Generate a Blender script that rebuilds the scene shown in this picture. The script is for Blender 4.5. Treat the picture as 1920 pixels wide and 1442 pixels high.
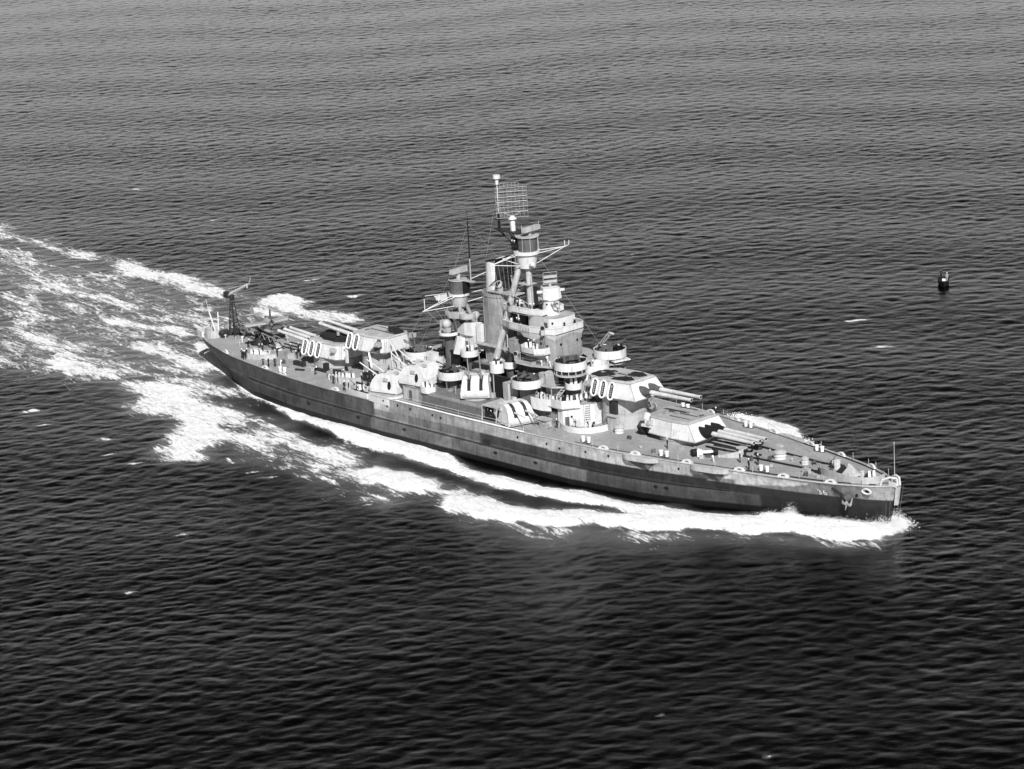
import bpy, bmesh, math, random
import numpy as np
from mathutils import Vector, Matrix
random.seed(7); RNG = np.random.default_rng(11)
for o in list(bpy.data.objects): bpy.data.objects.remove(o)
C = bpy.context.scene.collection
S = bpy.context.scene
# ---------------------------------------------------------------- camera, sky, sun, exposure
cam = bpy.data.objects.new('camera', bpy.data.cameras.new('camera')); C.objects.link(cam); S.camera = cam
cr, cu, cb = (0.6902152, 0.7216493, -0.053153), (-0.1564908, 0.2205842, 0.9627322), (0.7064797, -0.6561745, 0.2651821)
M4 = Matrix(((cr[0], cu[0], cb[0], 360.825), (cr[1], cu[1], cb[1], -334.469), (cr[2], cu[2], cb[2], 144.584), (0, 0, 0, 1)))
cam.matrix_world = M4
cam.data.lens = 99.507; cam.data.sensor_width = 36; cam.data.clip_start = 5; cam.data.clip_end = 60000
SUN_AZ, SUN_EL = math.radians(-36), math.radians(40)      # direction towards the sun, from +X (the bow)
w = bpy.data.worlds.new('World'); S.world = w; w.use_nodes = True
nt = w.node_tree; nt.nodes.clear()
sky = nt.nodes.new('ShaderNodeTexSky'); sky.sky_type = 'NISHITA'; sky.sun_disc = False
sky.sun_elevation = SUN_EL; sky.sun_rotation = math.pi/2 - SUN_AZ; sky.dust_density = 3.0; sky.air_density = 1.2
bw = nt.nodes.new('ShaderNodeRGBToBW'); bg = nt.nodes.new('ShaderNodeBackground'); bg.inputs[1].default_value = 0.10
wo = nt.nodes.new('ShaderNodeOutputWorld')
# ramp added to the sky to grade the sea's reflections: bright low, dark above
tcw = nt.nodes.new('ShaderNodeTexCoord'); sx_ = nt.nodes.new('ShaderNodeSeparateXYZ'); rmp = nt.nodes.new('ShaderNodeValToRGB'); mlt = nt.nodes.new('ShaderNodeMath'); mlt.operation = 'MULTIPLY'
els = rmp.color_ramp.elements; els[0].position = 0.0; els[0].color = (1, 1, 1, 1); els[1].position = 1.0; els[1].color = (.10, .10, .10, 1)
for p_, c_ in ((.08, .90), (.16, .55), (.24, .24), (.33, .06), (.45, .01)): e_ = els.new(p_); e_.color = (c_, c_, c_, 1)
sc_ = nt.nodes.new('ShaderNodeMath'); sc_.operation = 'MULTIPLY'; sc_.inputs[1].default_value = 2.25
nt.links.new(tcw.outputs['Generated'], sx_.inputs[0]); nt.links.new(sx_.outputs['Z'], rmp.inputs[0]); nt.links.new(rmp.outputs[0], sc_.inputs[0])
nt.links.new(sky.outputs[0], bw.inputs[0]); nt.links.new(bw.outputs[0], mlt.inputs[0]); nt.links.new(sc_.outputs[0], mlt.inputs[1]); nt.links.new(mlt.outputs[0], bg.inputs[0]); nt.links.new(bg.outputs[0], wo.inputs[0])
sd = bpy.data.lights.new('sun', 'SUN'); sd.energy = 5.0; sd.angle = math.radians(1.2); sd.color = (1, 1, 1)
sun = bpy.data.objects.new('sun', sd); C.objects.link(sun)
sv = Vector((math.cos(SUN_EL)*math.cos(SUN_AZ), math.cos(SUN_EL)*math.sin(SUN_AZ), math.sin(SUN_EL)))
sun.rotation_euler = sv.to_track_quat('Z', 'Y').to_euler(); sun.location = sv*300
S.view_settings.view_transform = 'Standard'; S.view_settings.look = 'None'; S.view_settings.exposure = 0.25; S.view_settings.gamma = 1
S.render.engine = 'CYCLES'

# ---------------------------------------------------------------- materials (a black and white photograph: all greys)
def g3(v): return (v, v, v, 1)
def paint(name, v, rough=.6, grime=.25, streak=.3, scale=.5, spec=.3, attr=None):
    m = bpy.data.materials.new(name); m.use_nodes = True; t = m.node_tree; N = t.nodes; L = t.links
    b = N['Principled BSDF']; b.inputs['Roughness'].default_value = rough; b.inputs['Specular IOR Level'].default_value = spec
    tc = N.new('ShaderNodeNewGeometry')
    n1 = N.new('ShaderNodeTexNoise'); n1.inputs['Scale'].default_value = scale; n1.inputs['Detail'].default_value = 6
    n1.inputs['Roughness'].default_value = .7
    mp = N.new('ShaderNodeMapping'); mp.inputs['Scale'].default_value = (1.3, 1.3, .3)
    n2 = N.new('ShaderNodeTexNoise'); n2.inputs['Scale'].default_value = 1.3; n2.inputs['Detail'].default_value = 4
    L.new(tc.outputs['Position'], n1.inputs['Vector']); L.new(tc.outputs['Position'], mp.inputs['Vector']); L.new(mp.outputs[0], n2.inputs['Vector'])
    r1 = N.new('ShaderNodeMapRange'); r1.inputs[1].default_value = .3; r1.inputs[2].default_value = .7; r1.inputs[3].default_value = 1-grime; r1.inputs[4].default_value = 1+grime*.5
    r2 = N.new('ShaderNodeMapRange'); r2.inputs[1].default_value = .35; r2.inputs[2].default_value = .6; r2.inputs[3].default_value = 1-streak; r2.inputs[4].default_value = 1
    L.new(n1.outputs[0], r1.inputs[0]); L.new(n2.outputs[0], r2.inputs[0])
    mu = N.new('ShaderNodeMath'); mu.operation = 'MULTIPLY'; L.new(r1.outputs[0], mu.inputs[0]); L.new(r2.outputs[0], mu.inputs[1])
    def M_(op, a, b_):
        q = N.new('ShaderNodeMath'); q.operation = op
        for i, e in enumerate((a, b_)):
            if isinstance(e, (int, float)): q.inputs[i].default_value = e
            else: L.new(e, q.inputs[i])
        return q.outputs[0]
    if streak > .05:
        # plate laps and runs of rust and dirt
        sp = N.new('ShaderNodeSeparateXYZ'); L.new(tc.outputs['Position'], sp.inputs[0]); cb_ = N.new('ShaderNodeCombineXYZ')
        L.new(M_('ADD', sp.outputs[0], M_('MULTIPLY', sp.outputs[1], .8)), cb_.inputs[0]); L.new(sp.outputs[2], cb_.inputs[1])
        br = N.new('ShaderNodeTexBrick'); br.inputs['Color1'].default_value = g3(1); br.inputs['Color2'].default_value = g3(.9); br.inputs['Mortar'].default_value = g3(.74)
        br.inputs['Scale'].default_value = 1; br.inputs['Mortar Size'].default_value = .03; br.inputs['Brick Width'].default_value = 7.2 if attr else 2.7; br.inputs['Row Height'].default_value = 1.6 if attr else 1.9
        L.new(cb_.outputs[0], br.inputs['Vector'])
        m3 = N.new('ShaderNodeMapping'); m3.inputs['Scale'].default_value = (.9, .9, .10); n3 = N.new('ShaderNodeTexNoise'); n3.inputs['Scale'].default_value = 1.9; n3.inputs['Detail'].default_value = 5; n3.inputs['Roughness'].default_value = .7
        L.new(tc.outputs['Position'], m3.inputs['Vector']); L.new(m3.outputs[0], n3.inputs['Vector'])
        r3 = N.new('ShaderNodeMapRange'); r3.inputs[1].default_value = .56; r3.inputs[2].default_value = .74; r3.inputs[3].default_value = 1; r3.inputs[4].default_value = .45; L.new(n3.outputs[0], r3.inputs[0])
        bb = N.new('ShaderNodeRGBToBW'); L.new(br.outputs[0], bb.inputs[0])
        mu2 = N.new('ShaderNodeMath'); mu2.operation = 'MULTIPLY'; L.new(M_('MULTIPLY', mu.outputs[0], bb.outputs[0]), mu2.inputs[0]); L.new(r3.outputs[0], mu2.inputs[1]); mu = mu2
    m2 = N.new('ShaderNodeMath'); m2.operation = 'MULTIPLY'; m2.inputs[1].default_value = v; L.new(mu.outputs[0], m2.inputs[0])
    if attr:
        at = N.new('ShaderNodeAttribute'); at.attribute_name = attr; L.new(at.outputs['Fac'], m2.inputs[1])
    L.new(m2.outputs[0], b.inputs['Base Color'])
    bp = N.new('ShaderNodeBump'); bp.inputs['Strength'].default_value = .25; bp.inputs['Distance'].default_value = .12
    L.new(n1.outputs[0], bp.inputs['Height']); L.new(bp.outputs[0], b.inputs['Normal'])
    return m
WHITE = paint('light_paint', .68, grime=.12, streak=.08)
LGREY = paint('light_grey_paint', .47, grime=.25, streak=.13)
GREY = paint('haze_grey_paint', .32, grime=.35, streak=.16)
MGREY = paint('mid_grey_paint', .12, grime=.35, streak=.2)
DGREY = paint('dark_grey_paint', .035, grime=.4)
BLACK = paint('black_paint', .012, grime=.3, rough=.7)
HULLM = paint('hull_camouflage_paint', .2, grime=.5, streak=.25, scale=.45, attr='paint')
ROOFM = paint('deck_blue_roof_paint', .36, grime=.3, streak=0)
GUNM = paint('gun_barrel_paint', .62, rough=.45, grime=.15, streak=.1)
BAGM = paint('canvas_blast_bag', .10, rough=.9, scale=2)
BAGB = paint('black_blast_bag', .012, rough=.9, scale=2)
NETM = paint('tarred_net', .022, rough=.95, grime=.8, scale=3)
CLOTH = paint('navy_wool_uniform', .010, rough=.95, grime=.1, streak=0)
SKIN = paint('skin', .30, rough=.6, grime=.05, streak=0)
CAPM = paint('white_cotton', .85, rough=.9, grime=.03, streak=0)
DUNG = paint('pale_work_shirt', .35, rough=.9, grime=.1, streak=0)
CHAINM = paint('rusty_chain', .022, rough=.8, grime=.5, scale=4)
AIRM = paint('aircraft_grey_paint', .33, rough=.45, grime=.1, streak=.05)
AIRD = paint('aircraft_dark_paint', .10, rough=.45, grime=.1, streak=.05)
GLASS = paint('dark_glass', .02, rough=.1, grime=.1, streak=0, spec=.6)

def deck_material():
    m = bpy.data.materials.new('planked_deck_stain'); m.use_nodes = True; t = m.node_tree; N = t.nodes; L = t.links
    b = N['Principled BSDF']; b.inputs['Roughness'].default_value = .8; b.inputs['Specular IOR Level'].default_value = .2
    g = N.new('ShaderNodeNewGeometry'); mp = N.new('ShaderNodeMapping'); mp.inputs['Scale'].default_value = (.35, 5.5, 1)
    n1 = N.new('ShaderNodeTexNoise'); n1.inputs['Scale'].default_value = 1.0; n1.inputs['Detail'].default_value = 5; n1.inputs['Roughness'].default_value = .75
    n2 = N.new('ShaderNodeTexNoise'); n2.inputs['Scale'].default_value = .22; n2.inputs['Detail'].default_value = 6; n2.inputs['Roughness'].default_value = .65
    n3 = N.new('ShaderNodeTexNoise'); n3.inputs['Scale'].default_value = 7; n3.inputs['Detail'].default_value = 3
    L.new(g.outputs['Position'], mp.inputs['Vector']); L.new(mp.outputs[0], n1.inputs['Vector']); L.new(g.outputs['Position'], n2.inputs['Vector']); L.new(g.outputs['Position'], n3.inputs['Vector'])
    def mr(n, a, b_, lo, hi):
        r = N.new('ShaderNodeMapRange'); r.inputs[1].default_value = a; r.inputs[2].default_value = b_; r.inputs[3].default_value = lo; r.inputs[4].default_value = hi
        L.new(n.outputs[0], r.inputs[0]); return r
    def mul(a, b_):
        q = N.new('ShaderNodeMath'); q.operation = 'MULTIPLY'; L.new(a.outputs[0], q.inputs[0])
        if isinstance(b_, float): q.inputs[1].default_value = b_
        else: L.new(b_.outputs[0], q.inputs[1])
        return q
    o = mul(mul(mul(mr(n1, .3, .7, .72, 1.2), mr(n2, .3, .7, .8, 1.15)), mr(n3, .3, .7, .72, 1.25)), .31)
    L.new(o.outputs[0], b.inputs['Base Color']); return m
DECK = deck_material()

# ---------------------------------------------------------------- mesh helpers
class MB:
    def __init__(s): s.v = []; s.f = []; s.m = []
    def add(s, vs, fs, mi=0):
        n = len(s.v); s.v += [tuple(p) for p in vs]; s.f += [tuple(i+n for i in f) for f in fs]; s.m += [mi]*len(fs); return s
    def prism(s, poly, z0, z1, top=None, mi=0, cap=True):
        top = top or poly; n = len(poly)
        vs = [(x, y, z0) for x, y in poly] + [(p[0], p[1], p[2] if len(p) > 2 else z1) for p in top]
        fs = [(i, (i+1) % n, n+(i+1) % n, n+i) for i in range(n)]
        if cap: fs += [tuple(range(n))[::-1], tuple(range(n, 2*n))]
        return s.add(vs, fs, mi)
    def box(s, c, d, rz=0, mi=0):
        cx, cy, cz = c; dx, dy, dz = d[0]/2, d[1]/2, d[2]/2; ca, sa = math.cos(rz), math.sin(rz)
        poly = [(cx+x*ca-y*sa, cy+x*sa+y*ca) for x, y in ((-dx, -dy), (dx, -dy), (dx, dy), (-dx, dy))]
        return s.prism(poly, cz-dz, cz+dz, mi=mi)
    def cyl(s, c, r, z0, z1, r2=None, seg=24, mi=0, sx=1):
        r2 = r if r2 is None else r2
        a = [2*math.pi*i/seg for i in range(seg)]
        return s.prism([(c[0]+r*sx*math.cos(t), c[1]+r*math.sin(t)) for t in a], z0, z1, [(c[0]+r2*sx*math.cos(t), c[1]+r2*math.sin(t)) for t in a], mi)
    def tube(s, p0, p1, r, r2=None, seg=8, mi=0):
        r2 = r if r2 is None else r2; p0 = Vector(p0); p1 = Vector(p1); d = (p1-p0)
        if d.length < 1e-6: return s
        q = d.to_track_quat('Z', 'Y'); X = q @ Vector((1, 0, 0)); Y = q @ Vector((0, 1, 0))
        vs = [p0+(X*math.cos(t)+Y*math.sin(t))*r for t in [2*math.pi*i/seg for i in range(seg)]] + [p1+(X*math.cos(t)+Y*math.sin(t))*r2 for t in [2*math.pi*i/seg for i in range(seg)]]
        fs = [(i, (i+1) % seg, seg+(i+1) % seg, seg+i) for i in range(seg)] + [tuple(range(seg))[::-1], tuple(range(seg, 2*seg))]
        return s.add(vs, fs, mi)
    def path(s, pts, r, seg=5, mi=0, closed=False):
        for a, b in zip(pts, pts[1:] + (pts[:1] if closed else [])): s.tube(a, b, r, seg=seg, mi=mi)
        return s
    def ball(s, c, r, sz=1, seg=12, rings=7, mi=0, jit=0):
        vs = [(c[0], c[1], c[2]+r*sz)]
        for i in range(1, rings):
            t = math.pi*i/rings
            for j in range(seg):
                a = 2*math.pi*j/seg; k = r*(1+random.uniform(-jit, jit))
                vs.append((c[0]+k*math.sin(t)*math.cos(a), c[1]+k*math.sin(t)*math.sin(a), c[2]+k*sz*math.cos(t)))
        vs.append((c[0], c[1], c[2]-r*sz)); fs = [(0, 1+j, 1+(j+1) % seg) for j in range(seg)]
        for i in range(rings-2):
            for j in range(seg): fs.append((1+i*seg+j, 1+(i+1)*seg+j, 1+(i+1)*seg+(j+1) % seg, 1+i*seg+(j+1) % seg))
        b = 1+(rings-2)*seg; n = len(vs)-1
        fs += [(n, b+(j+1) % seg, b+j) for j in range(seg)]
        return s.add(vs, fs, mi)
    def wall(s, pts, z0, z1, th=.12, mi=0, closed=False, zt=None):
        """a standing strip of plating with real thickness, along plan points"""
        n = len(pts); P = [Vector((p[0], p[1])) for p in pts]; inn = []
        cen = sum(P, Vector((0, 0)))/n
        for i in range(n):
            a = P[i-1] if (i or closed) else P[i]; b = P[(i+1) % n] if (i < n-1 or closed) else P[i]
            t = (b-a).normalized(); nn = Vector((-t.y, t.x))
            if nn.dot(cen-P[i]) < 0 and closed: nn = -nn
            inn.append(P[i]+nn*th)
        vs = []
        for i in range(n):
            zz = zt[i] if zt else z1
            vs += [(P[i].x, P[i].y, z0), (P[i].x, P[i].y, zz), (inn[i].x, inn[i].y, zz), (inn[i].x, inn[i].y, z0)]
        fs = []
        for i in range(n if closed else n-1):
            a = 4*i; b = 4*((i+1) % n)
            fs += [(a, b, b+1, a+1), (a+1, b+1, b+2, a+2), (a+2, b+2, b+3, a+3), (a+3, b+3, b, a)]
        if not closed: fs += [(0, 1, 2, 3), (4*n-4, 4*n-1, 4*n-2, 4*n-3)]
        return s.add(vs, fs, mi)
    def xf(s, fn): s.v = [tuple(fn(Vector(p))) for p in s.v]; return s
    def build(s, name, mat, parent=None, loc=(0, 0, 0), rz=0, smooth=38, label=None):
        me = bpy.data.meshes.new(name); me.from_pydata(s.v, [], s.f)
        for m in (mat if isinstance(mat, (list, tuple)) else [mat]): me.materials.append(m)
        if len(me.materials) > 1: me.polygons.foreach_set('material_index', s.m)
        b = bmesh.new(); b.from_mesh(me); bmesh.ops.recalc_face_normals(b, faces=b.faces); b.to_mesh(me); b.free()
        if smooth: me.shade_smooth(); me.set_sharp_from_angle(angle=math.radians(smooth))
        o = bpy.data.objects.new(name, me); C.objects.link(o); o.location = loc; o.rotation_euler = (0, 0, rz)
        if parent: o.parent = parent
        if label: o['label'] = label
        return o
def tag(o, label=None, cat=None, group=None, kind=None):
    for k, v in (('label', label), ('category', cat), ('group', group), ('kind', kind)):
        if v: o[k] = v
    return o
def empty(name, loc=(0, 0, 0), rz=0):
    o = bpy.data.objects.new(name, None); C.objects.link(o); o.location = loc; o.rotation_euler = (0, 0, rz); o.empty_display_size = .5; return o
def kids(o): return [c for c in C.objects if c.parent == o]
def dup(o, parent=None, loc=None, rz=None):
    c = o.copy(); C.objects.link(c); c.parent = parent
    if loc is not None: c.location = loc
    if rz is not None: c.rotation_euler = (0, 0, rz)
    for k in kids(o): dup(k, c)
    return c
def arc(cx, cy, r, a0, a1, n=16, sx=1): return [(cx+r*sx*math.cos(math.radians(a0+(a1-a0)*i/n)), cy+r*math.sin(math.radians(a0+(a1-a0)*i/n))) for i in range(n+1)]
def lerp(a, b, t): return a+(b-a)*t
# ================================================================ THE SEA
ZD, ZA = 7.0, 5.95            # forecastle deck, after deck
FOAM=[
(1.0,1.0,[(87.1,4.0),(84.1,4.4),(82.7,1.9),(81.7,-1.5),(79.8,-3.6),(76.2,-5.0),(72.3,-4.9),(72.0,-7.5),(68.5,-7.7),(63.8,-9.6),(58.3,-12.6),(49.4,-15.1),(41.4,-16.8),(34.2,-17.5),(27.7,-19.0),(15.9,-18.8),(10.4,-19.0),(1.8,-16.3),(-4.8,-15.6),(-12.2,-14.4),(-18.1,-14.6),(-29.7,-14.1),(-38.8,-14.6),(-49.0,-12.2),(-56.8,-9.1),(-70.3,-5.5),(-82.6,0.1),(-93.2,4.8),(-100.4,7.6),(-104.5,7.3),(-91.3,-0.1),(-76.6,-6.1),(-61.7,-11.2),(-48.5,-15.3),(-35.7,-18.0),(-24.1,-20.2),(-11.0,-21.3),(-0.6,-21.6),(8.8,-22.5),(18.6,-22.8),(29.3,-23.0),(36.1,-22.2),(45.6,-20.4),(54.9,-23.8),(61.4,-20.6),(66.9,-17.8),(71.4,-16.4),(76.4,-11.9),(84.2,-10.6),(89.2,-6.2),(90.9,-1.6),(89.0,2.0)]),
(0.93,2.0,[(56.8,-13.1),(46.5,-20.1),(39.2,-25.3),(30.1,-28.8),(22.8,-29.3),(16.6,-28.4),(11.8,-27.8),(5.8,-27.4),(-0.7,-27.2),(-8.0,-26.3),(-6.4,-31.4),(1.1,-35.5),(8.3,-35.7),(14.6,-34.0),(21.6,-36.7),(31.3,-37.2),(37.5,-35.9),(45.0,-31.0),(52.7,-26.5),(60.4,-22.1),(64.1,-18.5)]),
(0.68,3.5,[(-8.5,-25.9),(-15.5,-24.6),(-26.0,-23.6),(-37.1,-22.0),(-49.5,-19.7),(-59.9,-17.2),(-64.2,-18.5),(-52.2,-27.8),(-41.8,-29.7),(-30.6,-32.4),(-19.5,-34.0),(-10.3,-34.3),(0.4,-39.7),(5.7,-39.5),(2.2,-32.8)]),
(0.7,3.5,[(-89.5,-23.4),(-91.1,-17.7),(-80.5,-15.1),(-67.3,-16.1),(-53.2,-21.9),(-39.8,-33.7),(-32.7,-42.9),(-36.7,-48.3),(-46.9,-46.0),(-48.7,-40.7),(-56.7,-33.2),(-72.1,-32.3)]),
(0.6,5,[(-53.2,-21.9),(-36.5,-25.0),(-20.7,-28.0),(-8.4,-31.0),(-9.4,-37.5),(-20.6,-38.0),(-32.2,-38.5),(-40.9,-36.6)]),
(0.62,3,[(-114.9,-25.7),(-122.1,-12.8),(-109.7,-10.8),(-92.6,-10.0),(-76.1,-10.5),(-64.4,-13.1),(-63.0,-16.7),(-79.2,-16.1),(-91.5,-20.0),(-98.8,-25.2),(-112.4,-27.4)]),
(0.7,3,[(-189.6,45.3),(-171.6,44.6),(-157.8,43.5),(-143.7,43.5),(-134.3,40.7),(-130.0,34.6),(-144.8,33.7),(-162.2,36.2),(-179.8,39.8)]),
(0.6,3,[(-256.1,56.1),(-227.7,48.3),(-212.1,47.1),(-188.5,46.1),(-179.8,39.8),(-202.4,40.4),(-220.9,42.1),(-236.2,42.9)]),
(0.66,3.0,[(-132.0,40.4),(-122.3,38.7),(-120.1,46.0),(-105.4,41.4),(-91.7,43.4),(-85.8,37.4),(-95.8,34.9),(-107.4,32.6),(-118.2,31.0)]),
(0.68,3,[(-158.3,12.6),(-138.0,9.6),(-123.5,13.3),(-107.7,13.7),(-99.3,6.8),(-115.9,7.5),(-132.4,5.6),(-148.8,7.4)]),
(0.58,2.5,[(-197.9,22.1),(-185.2,20.9),(-165.0,15.9),(-164.7,11.3),(-183.6,16.9),(-191.7,17.9)]),
(0.43,10,[(-243.0,45.8),(-178.9,39.2),(-130.2,37.4),(-95.8,34.9),(-100.7,10.0),(-78.3,-4.8),(-55.9,-17.1),(-73.4,-20.5),(-99.5,-24.7),(-124.4,-32.3)]),
(0.6,4,[(-121.8,3.5),(-105.6,4.0),(-91.9,3.1),(-72.5,-8.0),(-60.5,-13.5),(-70.6,-16.1),(-91.0,-13.8),(-109.7,-6.7)]),
(1.0,1.0,[(28.8,28.2),(24.6,33.7),(29.2,35.3),(36.7,34.0),(46.9,26.7),(51.1,22.7),(42.2,23.3),(34.5,25.0)]),
(0.5,5,[(26.9,-38.0),(41.0,-34.4),(52.4,-27.4),(63.7,-20.6),(73.3,-16.0),(68.5,-25.8),(57.7,-32.8),(49.7,-36.9),(41.1,-39.4)]),
(0.54,5,[(-10.3,-34.3),(1.5,-37.1),(12.0,-36.6),(12.4,-41.8),(0.8,-41.3),(-13.7,-38.8),(-25.8,-38.7),(-30.6,-42.2),(-25.8,-33.8)]),
(0.62,4,[(75.0,-15.3),(84.9,-11.4),(89.8,-7.0),(90.2,-10.0),(86.5,-13.4),(79.9,-15.9)]),
]
CAPS=[ (-248.6,99.9,5,2.2),(-88.0,-44.7,4,2),(-59.2,-47.9,3,1.5),(-50.4,-53.1,2,1),(-2.0,-73.2,2,1.2),(14.2,-95.9,1.6,1),(-15.9,-44.3,3,1),(-76.9,-48.7,3,1),(-126.3,58.1,4,1.6),(-106.2,53.6,4,2.5),(-82.2,116.6,1.2,0.8),(-1.3,99.5,5,1.2),(16.5,86.1,6,1.5),(133.7,-82.2,1,0.8),(-199.3,86.7,2,1),(-42.1,-53.8,2.6,1.1),(-20.3,-43.7,2.4,1),(113.0,-80.3,1,0.6),(10.7,-43.8,1.8,1) ]

VD = math.radians(137.11); VX = np.array([math.cos(VD), math.sin(VD)]); VN = np.array([-VX[1], VX[0]])
def tile(Lt, n, lo, hi, power, wdir, spread, rms, seed):
    r = np.random.default_rng(seed); k = np.fft.fftfreq(n, Lt/n)*2*np.pi
    kx, ky = np.meshgrid(k, k, indexing='ij'); kk = np.hypot(kx, ky); kk[0, 0] = 1
    ang = np.arctan2(ky, kx)-wdir; amp = kk**(-power)*np.exp(-(2*np.pi/hi/kk)**4)*np.exp(-(kk*lo/2/np.pi)**2)
    amp *= np.abs(np.cos(ang))**spread; amp[0, 0] = 0
    ph = r.normal(size=(n, n))+1j*r.normal(size=(n, n)); H = amp*ph
    h = np.real(np.fft.ifft2(H)); s = rms/h.std()
    gx = np.real(np.fft.ifft2(-1j*H*kx/kk))*s; gy = np.real(np.fft.ifft2(-1j*H*ky/kk))*s
    return Lt, n, h*s, gx, gy
def samp(t, X, Y, rot):
    Lt, n, h, gx, gy = t; ca, sa = math.cos(rot), math.sin(rot)
    u = ((X*ca+Y*sa)/Lt*n) % n; v = ((-X*sa+Y*ca)/Lt*n) % n
    i = np.floor(u).astype(np.int32) % n; j = np.floor(v).astype(np.int32) % n; fu = u-np.floor(u); fv = v-np.floor(v); i1 = (i+1) % n; j1 = (j+1) % n
    def bl(a): return a[i, j]*(1-fu)*(1-fv)+a[i1, j]*fu*(1-fv)+a[i, j1]*(1-fu)*fv+a[i1, j1]*fu*fv
    H, GX, GY = bl(h), bl(gx), bl(gy)
    return H, GX*ca-GY*sa, GX*sa+GY*ca
TA = tile(347.0, 1024, .8, 9, 1.5, VD+math.radians(9), .35, .034, 3)
TB = tile(83.0, 512, .45, 2.6, 1.2, VD-math.radians(10), .2, .023, 5)
def sdist(X, Y, poly):
    """signed distance (positive inside) of points to a polygon"""
    d = np.full(X.shape, 1e9); ins = np.zeros(X.shape, bool); n = len(poly)
    for i in range(n):
        (ax, ay), (bx, by) = poly[i], poly[(i+1) % n]; ex, ey = bx-ax, by-ay
        t = np.clip(((X-ax)*ex+(Y-ay)*ey)/(ex*ex+ey*ey+1e-9), 0, 1); d = np.minimum(d, np.hypot(X-ax-t*ex, Y-ay-t*ey))
        if ay != by: c = ((ay > Y) != (by > Y)) & (X < (bx-ax)*(Y-ay)/(by-ay)+ax); ins ^= c
    return np.where(ins, d, -d)
def spaced(segs):
    out = [segs[0][0]]
    for a, b, s0, s1 in segs:
        x = a
        while x < b-1e-6:
            t = (x-a)/(b-a); x = min(b, x+lerp(s0, s1, t)); out.append(x)
    return np.array(out)
tv = spaced([(-9000, -600, 900, 200), (-600, 100, 120, 20), (100, 300, 12, .6), (300, 760, .46, .62), (760, 1260, .62, 1.1), (1260, 1700, 3, 20), (1700, 12000, 60, 1500)])
lv = spaced([(-9000, -900, 1200, 80), (-900, -320, 60, 3), (-320, 320, .56, .56), (320, 900, 3, 60), (900, 9000, 80, 1200)])
TT, LL = np.meshgrid(tv, lv, indexing='ij')
X = 360.8+TT*VX[0]+LL*VN[0]; Y = -334.5+TT*VX[1]+LL*VN[1]
h1, a1, b1 = samp(TA, X, Y, .1); h2, a2, b2 = samp(TB, X, Y, .9)
patch = .75+.35*np.sin(X*.021+np.sin(Y*.017)*1.7)*np.cos(Y*.026-X*.008)       # gusts
fade = np.clip((1500-np.hypot(TT-700, LL))/500, 0, 1)
Z = (h1+h2*patch)*fade; X2 = X+(1.15*a1+.8*a2)*fade; Y2 = Y+(1.15*b1+.8*b2)*fade
Z += .09*fade*np.sin((X*VX[0]+Y*VX[1])*.105+np.sin((X*VN[0]+Y*VN[1])*.03)*1.4)
foam = np.zeros(X.shape); wob = 2.6*(np.sin(X*.33+Y*.21)+np.sin(X*.17-Y*.41+1.3))+1.4*np.sin(X*.9+2*np.sin(Y*.7))
near = (X > -330) & (X < 140) & (Y > -130) & (Y < 150)
xn, yn, wn = X[near], Y[near], wob[near]; fn_ = foam[near]; hz = np.zeros(xn.shape)
for k, (D, sft, poly) in enumerate(FOAM):
    px = [p[0] for p in poly]; py = [p[1] for p in poly]
    m = (xn > min(px)-12) & (xn < max(px)+12) & (yn > min(py)-12) & (yn < max(py)+12)
    sft = sft*1.5; sd_ = sdist(xn[m], yn[m], poly) + wn[m]*(.12 if k in (0, 13) else .35)
    s_ = np.clip((sd_+sft)/(2*sft), 0, 1); s_ = s_*s_*(3-2*s_)
    fn_[m] = np.maximum(fn_[m], D*s_)
    if k in (0, 1, 13): hz[m] = np.maximum(hz[m], .5*np.clip(sd_/3.0, 0, 1))
for cx, cy, la, lb in CAPS:      # breaking crests
    u = ((xn-cx)*VN[0]+(yn-cy)*VN[1])/la/.62; v = ((xn-cx)*VX[0]+(yn-cy)*VX[1])/lb/.7
    fn_[:] = np.maximum(fn_, .70*np.clip(1.25-np.hypot(u+.3*np.sin(v*3), v+.35*np.sin(u*4+cx)), 0, .8))
foam[near] = fn_; hh = np.zeros(X.shape); hh[near] = hz; Z += hh
# trough between the hull wash and the breaking bow wave
tr = np.exp(-((Y+25.5+.045*(X-20))**2)/7.0)*np.clip((50-X)/14, 0, 1)*np.clip((X+60)/30, 0, 1); Z -= .35*tr*(X < 52)
rows, cols = X.shape
co = np.stack([X2, Y2, Z], -1).reshape(-1, 3).astype(np.float32)
idx = np.arange(rows*cols).reshape(rows, cols)
q = np.stack([idx[:-1, :-1], idx[:-1, 1:], idx[1:, 1:], idx[1:, :-1]], -1).reshape(-1, 4)
me = bpy.data.meshes.new('sea'); me.vertices.add(len(co)); me.vertices.foreach_set('co', co.ravel())
me.loops.add(q.size); me.loops.foreach_set('vertex_index', q[:, ::-1].ravel().astype(np.int32)); me.polygons.add(len(q))
me.polygons.foreach_set('loop_start', np.arange(0, q.size, 4, dtype=np.int32)); me.polygons.foreach_set('loop_total', np.full(len(q), 4, dtype=np.int32))
me.update(calc_edges=True); me.polygons.foreach_set('use_smooth', np.ones(len(q), dtype=bool))
at = me.attributes.new('foam', 'FLOAT', 'POINT'); at.data.foreach_set('value', foam.ravel().astype(np.float32))
sea = bpy.data.objects.new('sea', me); C.objects.link(sea); sea['kind'] = 'structure'
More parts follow.
